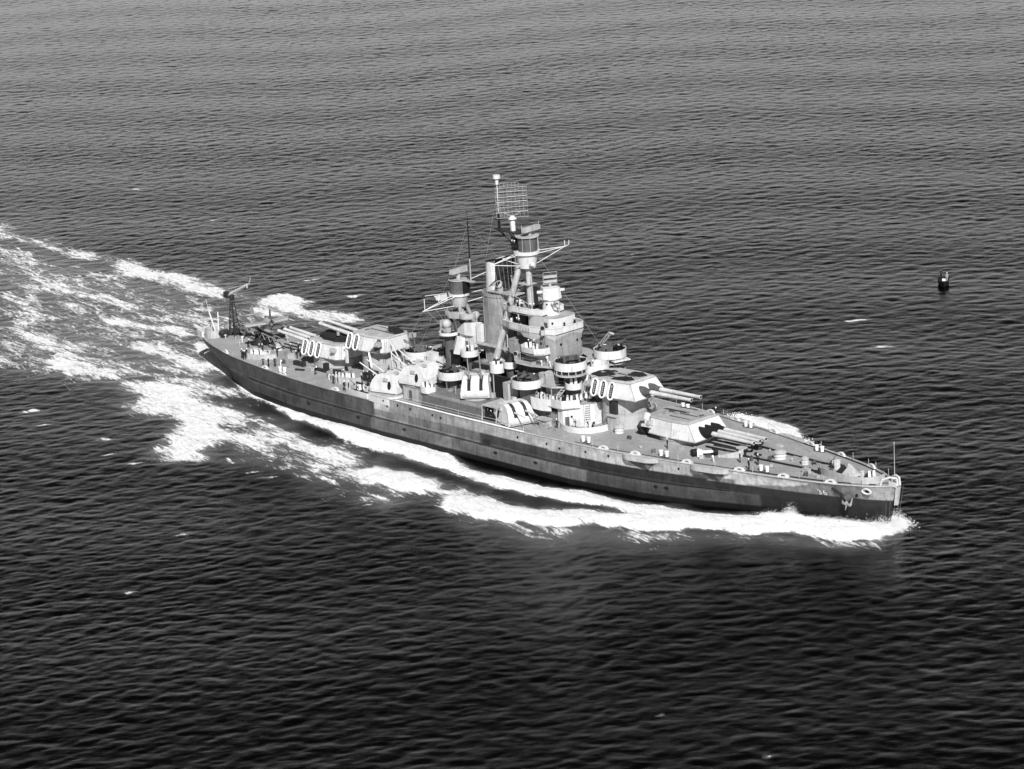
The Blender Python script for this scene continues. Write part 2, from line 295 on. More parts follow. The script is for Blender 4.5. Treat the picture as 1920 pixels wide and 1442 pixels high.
def sea_material():
    m = bpy.data.materials.new('sea_water_and_foam'); m.use_nodes = True; t = m.node_tree; N = t.nodes; L = t.links; N.clear()
    out = N.new('ShaderNodeOutputMaterial'); wa = N.new('ShaderNodeBsdfPrincipled'); fo = N.new('ShaderNodeBsdfDiffuse'); mx = N.new('ShaderNodeMixShader')
    wa.inputs['Base Color'].default_value = g3(.009); wa.inputs['Roughness'].default_value = .07; wa.inputs['IOR'].default_value = 1.333
    fo.inputs[0].default_value = g3(.8)
    g = N.new('ShaderNodeNewGeometry'); at = N.new('ShaderNodeAttribute'); at.attribute_name = 'foam'
    def noise(scale, rot, sx, sy, det, rough=.6, dist=0):
        mp = N.new('ShaderNodeMapping'); mp.vector_type = 'TEXTURE'; mp.inputs['Rotation'].default_value = (0, 0, rot); mp.inputs['Scale'].default_value = (1/sx, 1/sy, 1.6)
        n = N.new('ShaderNodeTexNoise'); n.inputs['Scale'].default_value = scale; n.inputs['Detail'].default_value = det; n.inputs['Roughness'].default_value = rough
        n.inputs['Distortion'].default_value = dist
        L.new(g.outputs['Position'], mp.inputs['Vector']); L.new(mp.outputs[0], n.inputs['Vector']); return n
    def math_(op, a, b=None, c=None):
        q = N.new('ShaderNodeMath'); q.operation = op
        for i, v in enumerate((a, b, c)):
            if v is None: continue
            if isinstance(v, (int, float)): q.inputs[i].default_value = v
            else: L.new(v.outputs[0] if hasattr(v, 'outputs') else v, q.inputs[i])
        return q
    # foam breaks up in lace: streaky noise, drawn out along the ship's track
    n1 = noise(.32, -.16, .34, 1.6, 7, .66, 1.6); n2 = noise(1.5, -.3, .45, 1.3, 6, .7, .8)
    n0 = noise(.075, -.14, .42, 1.5, 5, .6, 1.0)
    nz0 = math_('ADD', math_('MULTIPLY', n0, .40), math_('ADD', math_('MULTIPLY', n1, .38), math_('MULTIPLY', n2, .22)))
    fcol = N.new('ShaderNodeMapRange'); fcol.inputs[1].default_value = .34; fcol.inputs[2].default_value = .62; fcol.inputs[3].default_value = .92; fcol.inputs[4].default_value = .62; L.new(n2.outputs[0], fcol.inputs[0]); L.new(fcol.outputs[0], fo.inputs[0])
    nz = N.new('ShaderNodeMapRange'); nz.clamp = False; nz.inputs[1].default_value = .37; nz.inputs[2].default_value = .64; L.new(nz0.outputs[0], nz.inputs[0])
    th = math_('SUBTRACT', math_('MULTIPLY', at.outputs['Fac'], 1.10), nz)
    fac = N.new('ShaderNodeMapRange'); fac.interpolation_type = 'SMOOTHSTEP'; fac.inputs[1].default_value = -.10; fac.inputs[2].default_value = .24; L.new(th.outputs[0], fac.inputs[0])
    fc = math_('MULTIPLY', fac, N_clamp(N, L, at))
    ml = N.new('ShaderNodeMapRange'); ml.inputs[3].default_value = .0006; ml.inputs[4].default_value = .22; L.new(at.outputs['Fac'], ml.inputs[0]); L.new(ml.outputs[0], wa.inputs['Base Color'])
    # small wind ripples
    w1 = noise(1.1, VD+.12, 1.4, .7, 6, .74, .6); w2 = noise(3.2, VD-.3, 1.25, .75, 4, .75)
    hb = math_('ADD', math_('MULTIPLY', w1, 1.0), math_('MULTIPLY', w2, .45))
    b1 = N.new('ShaderNodeBump'); b1.inputs['Strength'].default_value = .30; b1.inputs['Distance'].default_value = .11; L.new(hb.outputs[0], b1.inputs['Height'])
    b2 = N.new('ShaderNodeBump'); b2.inputs['Strength'].default_value = .5; b2.inputs['Distance'].default_value = .35; L.new(nz.outputs[0], b2.inputs['Height'])
    L.new(b1.outputs[0], wa.inputs['Normal']); L.new(b2.outputs[0], fo.inputs['Normal'])
    L.new(fc.outputs[0], mx.inputs[0]); L.new(wa.outputs[0], mx.inputs[1]); L.new(fo.outputs[0], mx.inputs[2]); L.new(mx.outputs[0], out.inputs[0])
    return m
def N_clamp(N, L, at):
    q = N.new('ShaderNodeMapRange'); q.inputs[1].default_value = .02; q.inputs[2].default_value = .15; L.new(at.outputs['Fac'], q.inputs[0]); return q
me.materials.append(sea_material())
# ================================================================ THE BATTLESHIP
ship = empty('battleship')
tag(ship, 'grey camouflaged battleship under way with two mast towers and four big gun turrets', 'battleship')
BX = [-88.5, -87.8, -85.5, -80, -72.6, -68.6, -63, -56, -46.3, -36.4, -21.6, -12, 6, 20, 36, 43, 50, 57, 63, 70, 76, 81, 85, 87.5, 88.8]
BY = [.3, 2.2, 4.0, 6.2, 8.6, 9.6, 10.6, 11.7, 13.0, 13.7, 14.2, 14.4, 14.6, 14.5, 13.8, 12.9, 11.8, 10.5, 9.3, 7.9, 6.5, 5.0, 3.2, 1.6, .35]
WX = [-88.5, -84, -78, -70, -60, -45, -20, 30, 45, 55, 65, 75, 82, 88.8]
WY = [.0, .8, 4.2, 8.0, 10.8, 13.2, 14.3, 14.2, 12.4, 9.9, 6.9, 3.9, 1.7, .12]
def Bf(x): return float(np.interp(x, BX, BY))
def Wf(x): return float(np.interp(x, WX, WY))
def Lf(x): return float(np.interp(x, [-74, -60, 52, 66], [0, .95, .95, 0]))       # anti-torpedo blister
def zdeck(x): return ZD if x > -22 else lerp(5.75, ZA, (x+22)/-66)
def hy(x, z):
    """half breadth of the hull at station x and height z"""
    zd = zdeck(x); t = max(0, min(1.15, (zd-z)/zd)); b = Bf(x); w_ = Wf(x)
    fl = t**.8 if x > 45 else (t**1.6 if x < -55 else t)
    y = lerp(b, w_, fl) if t <= 1 else w_*(1-(t-1)*.4)
    if z < 3.25: y += Lf(x)*min(1, (3.25-z)/.35)
    return max(y, .05)
def hx(x, z):
    if x > 72: return x-(x-72)/16.8*1.6*(1-min(z, 7)/7)
    if x < -74: return x+(-74-x)/14.5*5.5*max(0, (1-z/6))**1.3
    return x
def camo(x, z):
    """painted camouflage measure: albedo of the hull side"""
    if z < .95: return .008
    if x > 7:
        zb = float(np.interp(x, [7, 20, 52, 66, 88], [5.1, 5.0, 4.75, 4.65, 4.5]))
        if z < 3.0: return .15 if x < 34 else (.065 if x < 66.5 else .02)
        if z < zb: return .07 if x < 32 else .028
        if x < 9: return .42
        lim = float(np.interp(z, [4.6, 5.6, 7], [63, 73, 77.5]))
        if x > lim: return .27 if x < 84.6 else .42
        if 51 < x < 62.5 and z < 4.75+(x-51)*.03+.7*max(0, 1-abs(x-57.5)/6): return .26
        if 58 < x < 76 and z > 4.3 and (7-z) > (x-55)*.02: return .72
        return .50
    if x > -21.5:
        if z < 3: return .14 + (.05 if -4 < x < 1 else 0)
        if z < float(np.interp(x, [-21, 7], [4.6, 5.2])): return .2 if x > -12 else .26
        if -21.5 < x < -16.5 and z > 4.2: return .6
        return .33 if x < -2 else .40
    if z < 3: return .065
    return .080 + (.03 if x > -30 else 0)
xs_ = np.unique(np.concatenate([np.arange(-88.5, 88.8, .5), [88.8, 88.4, -88.2, -21.99, -22.01]]))
vs, fs, col = [], [], []
for side in (-1, 1):
    base = len(vs); nz_ = 38
    for x in xs_:
        zd = zdeck(x)
        for j in range(nz_):
            z = -2.4+(zd+2.4)*j/(nz_-1)
            vs.append((hx(x, z), side*hy(x, z), z)); col.append(camo(x, z))
    for i in range(len(xs_)-1):
        for j in range(nz_-1):
            a = base+i*nz_+j; fs.append((a, a+nz_, a+nz_+1, a+1) if side < 0 else (a, a+1, a+nz_+1, a+nz_))
hull = MB(); hull.add(vs, fs); hull = hull.build('hull', HULLM, ship, smooth=30)
a_ = hull.data.attributes.new('paint', 'FLOAT', 'POINT'); a_.data.foreach_set('value', np.array(col, dtype=np.float32))
def deck_sheet(x0, x1, z, name, camber=.12, dz=0):
    m = MB(); st = [x for x in np.unique(np.concatenate([np.arange(x0, x1, 1.5), [x1]]))]; ny = 8
    V = []
    for x in st:
        b = Bf(x)-.02
        for j in range(ny+1):
            t = -1+2*j/ny; zz = (zdeck(x) if z is None else z)+camber*(1-t*t)
            V.append((x, t*b, zz+dz))
    F = [(i*(ny+1)+j, (i+1)*(ny+1)+j, (i+1)*(ny+1)+j+1, i*(ny+1)+j+1) for i in range(len(st)-1) for j in range(ny)]
    return m.add(V, F).build(name, DECK, ship)
deck_sheet(-22, 88.8, ZD, 'forecastle_deck'); deck_sheet(-88.5, -22, None, 'quarterdeck')
MB().prism([(-22.0, -14.1), (-21.85, -14.1), (-21.85, 14.1), (-22.0, 14.1)], 5.4, 7.0).build('deck_break', LGREY, ship)
# gunwale angle, rubbing seams
for s in (-1, 1):
    m = MB(); P = [(hx(x, 7), s*(Bf(x)+.03), 7.06) for x in np.arange(-21.9, 88.7, 2)]; m.path(P, .10, seg=4)
    m.path([(x, s*(hy(x, 7)-.75), 7.16) for x in np.arange(30, 84, 3)], .05, seg=4, mi=1)
    m.build('gunwale', [LGREY, DGREY], ship)
    m = MB(); m.path([(hx(x, zdeck(x)), s*(Bf(x)+.03), zdeck(x)+.03) for x in np.arange(-88, -21.9, 2)], .07, seg=4).build('gunwale', MGREY, ship)
    m = MB(); m.path([(x, s*(hy(x, 3.0)+.01), 3.32) for x in np.arange(-62, 64, 3)], .09, seg=4); m.build('rubbing_strake', DGREY, ship)
    if s < 0:
        for x in list(np.arange(-60, -24, 9.3))+[3, 20.5, 33, 45]: MB().path([(x, -hy(x, z_), z_) for z_ in (3.5, 4.5, 5.4)], .045, seg=4).build('hull_seam', DGREY, ship)
# scuttles, discharge pipes and fairleads in the hull
for x, z in [(-17.5, 5.6), (-14.5, 6.3), (-11, 6.2), (-5, 6.1), (-2.8, 6.0), (24, 5.9), (27, 5.6), (33, 6.0), (38, 6.1), (52, 5.9), (56, 6.0), (59, 5.6), (83.2, 5.2), (17, 5.9)]:
    y = -hy(hx(x, z), z); MB().tube((x, y+.15, z), (x, y-.04, z), .23, seg=12).build('scuttle', BLACK, ship)
for x in (-40, -25, -12, 12, 22, 48, 50): MB().prism([(x-.4, -hy(x, 2.5)+.1), (x-.4, -hy(x, 2.5)-.1), (x+.4, -hy(x, 2.5)-.2), (x+.4, -hy(x, 2.5)+.1)], 2.3, 2.62).build('discharge_scoop', BLACK, ship, smooth=0)
m = MB(); y = -hy(9, 3.4); m.box((9, y-.05, 3.5), (1.6, .2, 1.3)); m.build('side_scupper', DGREY, ship)
# hull number
def text_mesh(txt, size):
    cu = bpy.data.curves.new('digits', 'FONT'); cu.body = txt; cu.size = size; cu.extrude = 0; cu.resolution_u = 3; cu.space_character = 1.15
    o = bpy.data.objects.new('digits', cu); C.objects.link(o); dg = bpy.context.evaluated_depsgraph_get(); me = bpy.data.meshes.new_from_object(o.evaluated_get(dg))
    bpy.data.objects.remove(o); return me
tm = text_mesh('36', 1.45); bmt = bmesh.new(); bmt.from_mesh(tm); bmesh.ops.subdivide_edges(bmt, edges=bmt.edges, cuts=2)
for v in bmt.verts:
    x, z = 77.0+v.co.x, 4.75+v.co.y; v.co = (x, -hy(x, z)-.14-.2*v.co.y, z)
bmt.to_mesh(tm); tm.materials.append(CAPM); nm = bpy.data.objects.new('hull_number', tm); C.objects.link(nm); nm.parent = ship
# bow fittings: bullring, jackstaff, paravane skeg chains, anchors
m = MB()
for s in (-1, 1):
    m.path([(86.6, s*1.4, 7.1), (86.9, s*1.3, 8.0), (88.0, s*.8, 8.5), (89.1, s*.3, 8.4), (89.2, s*.25, 7.2)], .17, seg=6)
    m.box((88.4, s*.55, 7.35), (1.4, .3, .7))
m.build('bullring', WHITE, ship)
MB().tube((88.4, 0, 7), (88.4, 0, 14.0), .07, .045).ball((88.4, 0, 14.1), .13).build('jackstaff', LGREY, ship)
m = MB(); m.tube((88.2, -.5, 7), (87.3, -.45, .2), .05).tube((87.6, -.9, 7), (86.9, -.8, .2), .05).tube((90.2, 0, 7.6), (88.6, 0, -.3), .035).build('paravane_chain', MGREY, ship)
MB().prism([(88.5, -.42), (89.0, -.12), (89.0, .12), (88.5, .42)], 3.9, 7.0, [(89.0, -.55), (89.5, -.15), (89.5, .15), (89.0, .55)]).build('stem_plate', LGREY, ship)
for s in (-1, 1):
    m = MB(); x, z = 81.9, 4.7; y = s*hy(x, z)
    m.tube((x+.35, y-s*.1, z+.5), (x-.35, y+s*.55, z-.2), .75, .62, seg=12); m.build('hawse_pipe', MGREY, ship)
    m = MB(); m.path([(x-2.3, s*(hy(x-2.3, 6)+.1), 6.3), (x-1.2, s*(hy(x-1.2, 5)+.25), 5.3), (x-.3, y+s*.7, 4.4)], .28, seg=6)
    m.build('anchor_recess', BLACK, ship)
    m = MB(); m.tube((x-.2, y+s*.3, z+.1), (x+.1, y+s*.95, z-1.1), .2, .26); m.tube((x-.75, y+s*.75, z-.9), (x+.95, y+s*.95, z-.9), .24, .24)
    m.tube((x-.75, y+s*.75, z-.9), (x-.95, y+s*.55, z+.2), .2, .05); m.tube((x+.95, y+s*.95, z-.9), (x+1.15, y+s*.6, z+.3), .22, .05); m.tube((x+.1, y+s*.95, z-1.1), (x-.15, y+s*.9, z-1.9), .16, .05)
    m.build('anchor', GREY, ship)
    m = MB(); x, z = 85.0, 6.15; y = s*hy(x, z); P = [(x+.85*math.cos(t), y+s*.15*(1-.3*math.cos(t)), z+.42*math.sin(t)) for t in [i*math.pi/6 for i in range(12)]]
    m.path(P, .17, seg=6, closed=True); m.build('bow_fairlead', WHITE, ship); MB().tube((x, y-s*.2, z), (x, y+s*.05, z), .42, seg=12).build('fairlead_hole', BLACK, ship)
# breakwater-like splinter bulwark at the bow, with stowed awning and vents
m = MB(); P = [(73.6, -.9), (75.2, -2.6), (79, -3.3), (82.6, -3.6), (85.0, -2.4), (85.9, -.6), (85.7, .9), (84.6, 1.9)]
m.wall(P, 7.1, 8.3, .12); m.build('bow_gun_bulwark', LGREY, ship)
for q_ in ((75.6, 1.2, .5, .9), (82.6, -1.0, .35, .5)): MB().box((q_[0], q_[1], 7.8), (q_[2], q_[3], 1.5)).box((q_[0], q_[1], 8.58), (q_[2]+.12, q_[3]+.12, .08)).build('bow_locker', WHITE, ship, smooth=0)
m = MB(); m.prism([(78.2, -1.2), (80.8, -1.0), (80.8, .9), (78.2, .9)], 7.1, 8.9, [(79.4, -.2), (79.5, -.2), (79.5, 0), (79.4, 0)]); m.build('canvas_awning', LGREY, ship, smooth=0)
m = MB(); m.prism([(76.9, -1.2), (78.4, -1.4), (78.5, 1), (77.4, 1)], 7.1, 8.6, [(77.9, -.3), (78.1, -.3), (78.1, 0), (77.9, 0)]); m.build('canvas_cover', DGREY, ship, smooth=0); m = MB(); m.prism([(82.9, -1.8), (84.2, -1.6), (84, .2), (83.3, .2)], 7.1, 8.4, [(83.4, -1), (83.7, -1), (83.6, -.5), (83.4, -.5)]); m.build('canvas_cover', DGREY, ship)
# gun sponson lips on the forecastle edge
for s in (-1, 1):
    for x0, x1, ex in ((41.0, 48.2, 1.0), (54.4, 61.6, .9)):
        n = 12; out = [(lerp(x0, x1, i/n), s*(Bf(lerp(x0, x1, i/n))+ex*min(1, 4*min(i/n, 1-i/n))**.6+.02)) for i in range(n+1)]
        inn = [(lerp(x0, x1, i/n), s*(Bf(lerp(x0, x1, i/n))-.35)) for i in range(n, -1, -1)]
        MB().prism(out+inn, 6.35, 7.14).build('casemate_lip', LGREY, ship)
        m = MB(); xc = (x0+x1)/2
        m.add([(x0+.8, s*(hy(x0, 6.3)+.02), 6.35), (x1-.8, s*(hy(x1, 6.3)+.02), 6.35), (xc+1.8, s*(hy(xc, 4.9)+.03), 4.95), (xc-1.8, s*(hy(xc, 4.9)+.03), 4.95),
               (xc-1.2, s*(hy(xc, 6.3)+.6), 6.35), (xc+1.2, s*(hy(xc, 6.3)+.6), 6.35)], [(0, 4, 3), (4, 5, 2, 3), (5, 1, 2)])
        m.build('casemate_plate', MGREY, ship)

# ---------------------------------------------------------------- main turrets
def turret(x, guns, front, zb, zdk, barb_r, elev, bag_mat, roof_mat, mlen, label, sep, rear=1.0):
    rz = 0 if front > 0 else math.pi
    if guns == 3: bot = [(5.9, 4.3), (.8, 4.75), (-4.6, 4.45), (-6.2, 2.8)]; top = [(4.0, 3.7), (.6, 4.12), (-4.5, 3.9), (-6.1, 2.5)]
    else: bot = [(6.2, 3.9), (.6, 4.6), (-4.4, 4.2), (-6.0, 2.8)]; top = [(4.5, 3.2), (.2, 3.95), (-4.3, 3.6), (-5.9, 2.4)]
    bot = [(a*rear if a < 0 else a, b) for a, b in bot]; top = [(a*rear if a < 0 else a, b) for a, b in top]
    B_ = bot+[(px, -py) for px, py in bot[::-1]]; T_ = top+[(px, -py) for px, py in top[::-1]]; H = 2.75
    g = MB(); g.prism(B_, 0, H, T_); t = g.build('turret', WHITE, ship, (x, 0, zb), rz, smooth=0, label=label)
    r = MB(); r.prism([(px*.985, py*.985) for px, py in T_], H+.004, H+.1, [(px*.93, py*.88, H+.24+.02*px) for px, py in T_])
    for k in range(3 if guns == 3 else 2): r.box((-3.6+k*1.9, -1.4+1.0*k, H+.42), (.7, .6, .35), mi=1)
    r.box((-.6, 0, H+.33), (6.6, .16, .18), mi=2); r.box((.4, -2.0, H+.3), (4.5, .14, .16), mi=2); r.box((2.7, .9, H+.33), (.5, .9, .2), mi=2)
    r.build('turret_roof', [roof_mat, GREY, MGREY], t, smooth=0)
    e = MB(); e.path([(a*1.006, b_*1.006, .10) for a, b_ in B_], .10, seg=4, closed=True); e.path([(a*1.004, b_*1.004, H-.02) for a, b_ in T_], .06, seg=4, closed=True)
    for i in (0, 1, 6, 7): e.tube((B_[i][0]*1.003, B_[i][1]*1.003, .1), (T_[i][0]*1.003, T_[i][1]*1.003, H), .05, seg=4)
    e.build('armour_joint', GREY, t)
    ys = [(-sep, 0, sep) if guns == 3 else (-sep/2, sep/2)][0]
    for y in ys:
        bgm = MB(); ce, se = math.cos(elev), math.sin(elev)
        pts = [(3.9, 1.35, .5, .7), (5.0, 1.25, .66, .88), (5.9, 1.15, .64, .9), (6.7, 1.25, .6, .62), (7.5, 1.3, .48, .48)]; ring = []
        for (px, pz, ry, rz_) in pts:
            for j in range(14):
                a = 2*math.pi*j/14; kk = 1+.08*math.sin(3*a+px*4)
                ring.append((px+(px-4)*(ce-1), y+ry*kk*math.cos(a), pz+rz_*kk*math.sin(a)+(px-4)*se))
        F = [(i*14+j, (i+1)*14+j, (i+1)*14+(j+1) % 14, i*14+(j+1) % 14) for i in range(4) for j in range(14)]+[tuple(range(14))]
        bgm.add(ring, F); bgm.build('blast_bag', bag_mat, t)
        b = MB(); L0, P0 = mlen, Vector((4.5, y, 1.3)); D = Vector((ce, 0, se))
        for a, c_, r0, r1 in ((0, .30, .44, .42), (.30, .62, .40, .35), (.62, .95, .35, .28), (.95, 1.0, .31, .33)):
            b.tube(P0+D*(L0-4.5)*a, P0+D*(L0-4.5)*c_, r0, r1, seg=16)
        b.tube(P0+D*(L0-4.5)*.999, P0+D*((L0-4.5)+.02), .24, .24, seg=14, mi=1); b.build('gun_barrel', [GUNM, BLACK], t)
    b = MB(); b.cyl((0, 0), barb_r, zdk-zb+.02, -.02, seg=40); b.cyl((0, 0), barb_r+.12, -.38, -.2, seg=40); b.cyl((0, 0), barb_r+.06, (zdk-zb)*.5-.05, (zdk-zb)*.5+.03, seg=40)
    b.build('barbette', LGREY, t)
    for s in (-1, 1):      # rangefinder ears, ladders
        MB().box((-4.2, s*4.25, 1.9), (1.0, 1.0, .8)).tube((-4.2, s*4.4, 1.9), (-4.2, s*5.0, 1.9), .32, .36, seg=10).build('rangefinder_hood', LGREY, t)
        l = MB(); l.tube((-5.6, s*3.7, 0), (-5.5, s*3.2, H+.2), .04, seg=4).tube((-5.2, s*3.95, 0), (-5.1, s*3.4, H+.2), .04, seg=4)
        for k in range(7): l.tube((-5.6+.01*k, s*(3.7-.07*k), .3+.38*k), (-5.2, s*(3.95-.08*k), .3+.38*k), .03, seg=4)
        l.build('ladder', GREY, t)
    return t
T1 = turret(43.5, 3, 1, 8.05, 7.1, 4.6, .0, BAGB, ROOFM, 16.6, 'foremost triple turret low on the forecastle with black blast bags', 1.5)
T2 = turret(29.2, 2, 1, 12.75, 7.1, 4.0, .02, BAGM, LGREY, 16.8, 'raised twin turret in front of the bridge with grey blast bags', 2.3)
T3 = turret(-34.9, 2, -1, 11.1, 5.9, 3.7, .085, BAGM, LGREY, 16.6, 'raised twin turret abaft the second mast, guns trained astern', 2.2, .82)
T4 = turret(-48.1, 3, -1, 7.95, 5.95, 4.6, .085, BAGM, LGREY, 15.8, 'aftermost triple turret on the quarterdeck, guns trained astern', 1.5)
def on_side(u, v):      # a point on the raised aft turret's starboard plate (its own axes)
    return (lerp(lerp(.6, -4.4, u), lerp(.2, -4.3, u), v), lerp(lerp(4.6, 4.2, u), lerp(3.95, 3.6, u), v)+.015, 2.75*v)
m = MB(); A_ = [on_side(.42, .02), on_side(1, .02), on_side(1, .98), on_side(.80, .98), on_side(.66, .5)]; m.add(A_+[(a, b-.03, c_) for a, b, c_ in A_], [(0, 1, 2, 3, 4), (9, 8, 7, 6, 5), (0, 5, 6, 1), (1, 6, 7, 2), (2, 7, 8, 3), (3, 8, 9, 4), (4, 9, 5, 0)]); m.build('camouflage_patch', MGREY, T3, smooth=0)
m = MB(); m.prism([(29.5, -4.25), (31, -4.25), (31, -3.6), (29.5, -3.6)], 9.9, 12.2); m.build('barbette_locker', DGREY, ship)
m = MB(); m.box((30.4, -4.5, 9.75), (2.4, .9, .22)); m.box((30.4, -4.4, 8.4), (2.2, .5, 2.5)); m.build('barbette_shelf', LGREY, ship)

# ---------------------------------------------------------------- life rafts hung on the turret sides
def raft_mesh():
    m = MB(); L_, W_, r = 1.5, .68, .16; P = []
    for cx, a0 in ((L_-W_, -90), (-(L_-W_), 90)):
        for i in range(9): a = math.radians(a0+180*i/8); P.append((cx+W_*math.cos(a), W_*math.sin(a), 0))
    n = len(P); V = []
    for i in range(n):
        p = Vector(P[i]); t = (Vector(P[(i+1) % n])-Vector(P[i-1])).normalized(); nn = Vector((t.y, -t.x, 0))
        for j in range(8): a = 2*math.pi*j/8; V.append(p+nn*math.cos(a)*r+Vector((0, 0, math.sin(a)*r)))
    F = [(i*8+j, ((i+1) % n)*8+j, ((i+1) % n)*8+(j+1) % 8, i*8+(j+1) % 8) for i in range(n) for j in range(8)]
    m.add(V, F); return m
raft0 = [None]
def raft(loc, X, Zn, label, group='life rafts hung on the turrets'):
    """X = direction of the long axis, Zn = outward normal"""
    if raft0[0] is None:
        r = raft_mesh().build('life_raft', CAPM)
        f = MB(); f.prism([(x*.9, y*.8) for x, y in ((1.35, .45), (1.0, .65), (-1.0, .65), (-1.35, .45), (-1.35, -.45), (-1.0, -.65), (1.0, -.65), (1.35, -.45))], -.10, -.04); f.build('raft_floor', BLACK, r)
        sl = MB()
        for k in (-.78, -.42, -.06, .3, .66): sl.box((k, 0, .03), (.08, 1.0, .06))
        sl.box((0, .0, .06), (1.9, .07, .05)); sl.box((.9, 0, .06), (.28, .32, .1)); sl.build('slat', LGREY, r); raft0[0] = r
    else: r = dup(raft0[0])
    X = Vector(X).normalized(); Zn = Vector(Zn); Zn = (Zn-X*Zn.dot(X)).normalized(); Y = Zn.cross(X)
    r.matrix_world = Matrix(((X.x, Y.x, Zn.x, loc[0]), (X.y, Y.y, Zn.y, loc[1]), (X.z, Y.z, Zn.z, loc[2]), (0, 0, 0, 1)))
    return tag(r, label, 'life raft', group)
for i, (x, n_) in enumerate(((-52.4, 'aftmost of the three'), (-50.35, 'middle one of the three'), (-48.3, 'foremost of the three'))):
    raft((x+.35, -4.72-.05*i, 9.45), (.18, .22, 1), (-.08, -1, .24), f'white oval life raft on the aftermost turret, {n_} in its row')
for i, (x, n_) in enumerate(((-39.2, 'the aftmost of its pair'), (-37.2, 'the foremost of its pair'))):
    raft((x+.3, -4.42-.06*i, 12.6), (.18, .22, 1), (-.08, -1, .24), f'white oval life raft on the raised aft turret, {n_}')
for i, (x, n_) in enumerate(((26.2, 'leftmost of the three'), (28.3, 'middle of the three'), (30.4, 'rightmost of the three'))):
    raft((x, -4.35-.1*i, 14.1), (.10, .24, 1), (-.12, -1, .26), f'white life raft on the raised forward turret, {n_}')
raft((23.0, -3.1, 13.7), (.1, .2, 1), (-.8, -.55, .1), 'white life raft seen edge-on at the back of the raised forward turret', None)
raft((-33.0, -4.5, 9.6), (-.3, .1, 1), (.66, .71, .1), 'white life raft leaning edge-on against the trunk of the raised aft turret', None)
# floater nets lying on the turret roofs
def net(poly, z, h, label, cat='net'):
    m = MB(); cx = sum(p[0] for p in poly)/len(poly); cy = sum(p[1] for p in poly)/len(poly); n = 30; rings = [(1, 0), (.96, .55), (.8, .95), (.5, 1.05), (.2, .9)]
    P = []
    k = len(poly)
    for i in range(n):
        u = i/n*k; a, b = poly[int(u) % k], poly[(int(u)+1) % k]; P.append((lerp(a[0], b[0], u % 1), lerp(a[1], b[1], u % 1)))
    V = []
    for s_, hh_ in rings:
        for i in range(n): q_ = s_*(1+random.uniform(-.06, .06)); V.append((cx+(P[i][0]-cx)*q_, cy+(P[i][1]-cy)*q_, z+h*hh_*random.uniform(.6, 1.3)))
    V.append((cx, cy, z+h)); F = [(r*n+i, r*n+(i+1) % n, (r+1)*n+(i+1) % n, (r+1)*n+i) for r in range(len(rings)-1) for i in range(n)]
    F += [(4*n+i, 4*n+(i+1) % n, 5*n) for i in range(n)]; m.add(V, F); return tag(m.build('floater_net', NETM, smooth=0), label, cat, 'dark nets heaped on the turret roofs')
net([(23.7, -2.6), (26.2, -3.3), (27.8, -1.0), (27.0, 1.0), (24.5, .6)], 15.68, .35, 'dark net heaped on the raised forward turret roof, at its rear edge')
net([(29.0, -3.3), (32.4, -2.9), (33.3, -1.6), (31.6, -.4), (29.6, -1.2)], 15.7, .3, 'dark net on the raised forward turret roof, above its three rafts')
net([(29.6, .5), (32.5, 0.2), (33.2, 1.8), (31.2, 2.8), (29.3, 2.4)], 15.7, .3, 'dark net on the raised forward turret roof, on its far front corner')
net([(-35.5, 2.5), (-33.2, .2), (-30.8, .0), (-30.5, 2.2), (-32.8, 3.0)], 14.0, .6, 'dark net heaped on the raised aft turret roof, at its far rear corner')
net([(-51.6, -1.4), (-49, -2.6), (-45.0, -2.6), (-42.6, -.6), (-43, 2.2), (-47, 3.6), (-51.4, 2.8)], 10.95, 1.0, 'big dark heap of netting covering the aftermost turret roof')
# ================================================================ SUPERSTRUCTURE
def rail(pts, h=1.0, parent=ship, mat=LGREY, name='guard_rail', step=1.8, r=.028):
    m = MB()
    for a, b in zip(pts, pts[1:]):
        a = Vector(a); b = Vector(b); n = max(1, int((b-a).length/step))
        for i in range(n+1): p = a.lerp(b, i/n); m.tube(p, p+Vector((0, 0, h)), r, seg=4)
        for k in (.5, 1.0): m.tube(a+Vector((0, 0, h*k)), b+Vector((0, 0, h*k)), r*.7, seg=4)
    return m.build(name, mat, parent, smooth=0)
def both(poly): return list(poly)+[(x, -y) for x, y in list(poly)[::-1]]
def block(name, poly, z0, z1, mat=LGREY, top=None, deck=True, parent=ship, cover=None):
    o = MB().prism(poly, z0, z1, top).build(name, mat, parent, smooth=25)
    if deck:
        cx = sum(p[0] for p in poly)/len(poly); cy = sum(p[1] for p in poly)/len(poly); tp = top or poly
        MB().prism([(cx+(p[0]-cx)*.985, cy+(p[1]-cy)*.985) for p in tp], z1+.004, z1+.03).build('deck_covering', cover or ROOFM, o, smooth=0)
    return o
def ports(pts, parent, r=.17, name='porthole'):
    for p, n in pts:
        p = Vector(p); n = Vector(n).normalized(); MB().tube(p-n*.05, p+n*.04, r, seg=10).build(name, BLACK, parent)
def boxes(name, items, mat, parent=ship):
    for it in items:
        a = it[6] if len(it) > 6 else 0; dx, dy, dz = it[3:6]; e = min(dx, dy, dz)*.12; m = MB()
        m.box((it[0], it[1], it[2]-e*.5), (dx, dy, dz-e), a); m.box((it[0], it[1], it[2]+dz/2-e*.5), (dx+e*.5, dy+e*.5, e), a)
        o = m.build(name, mat, parent, smooth=0)
    return o

DARKROOF = paint('worn_dark_deck_paint', .17, grime=.45, streak=0, scale=.9)
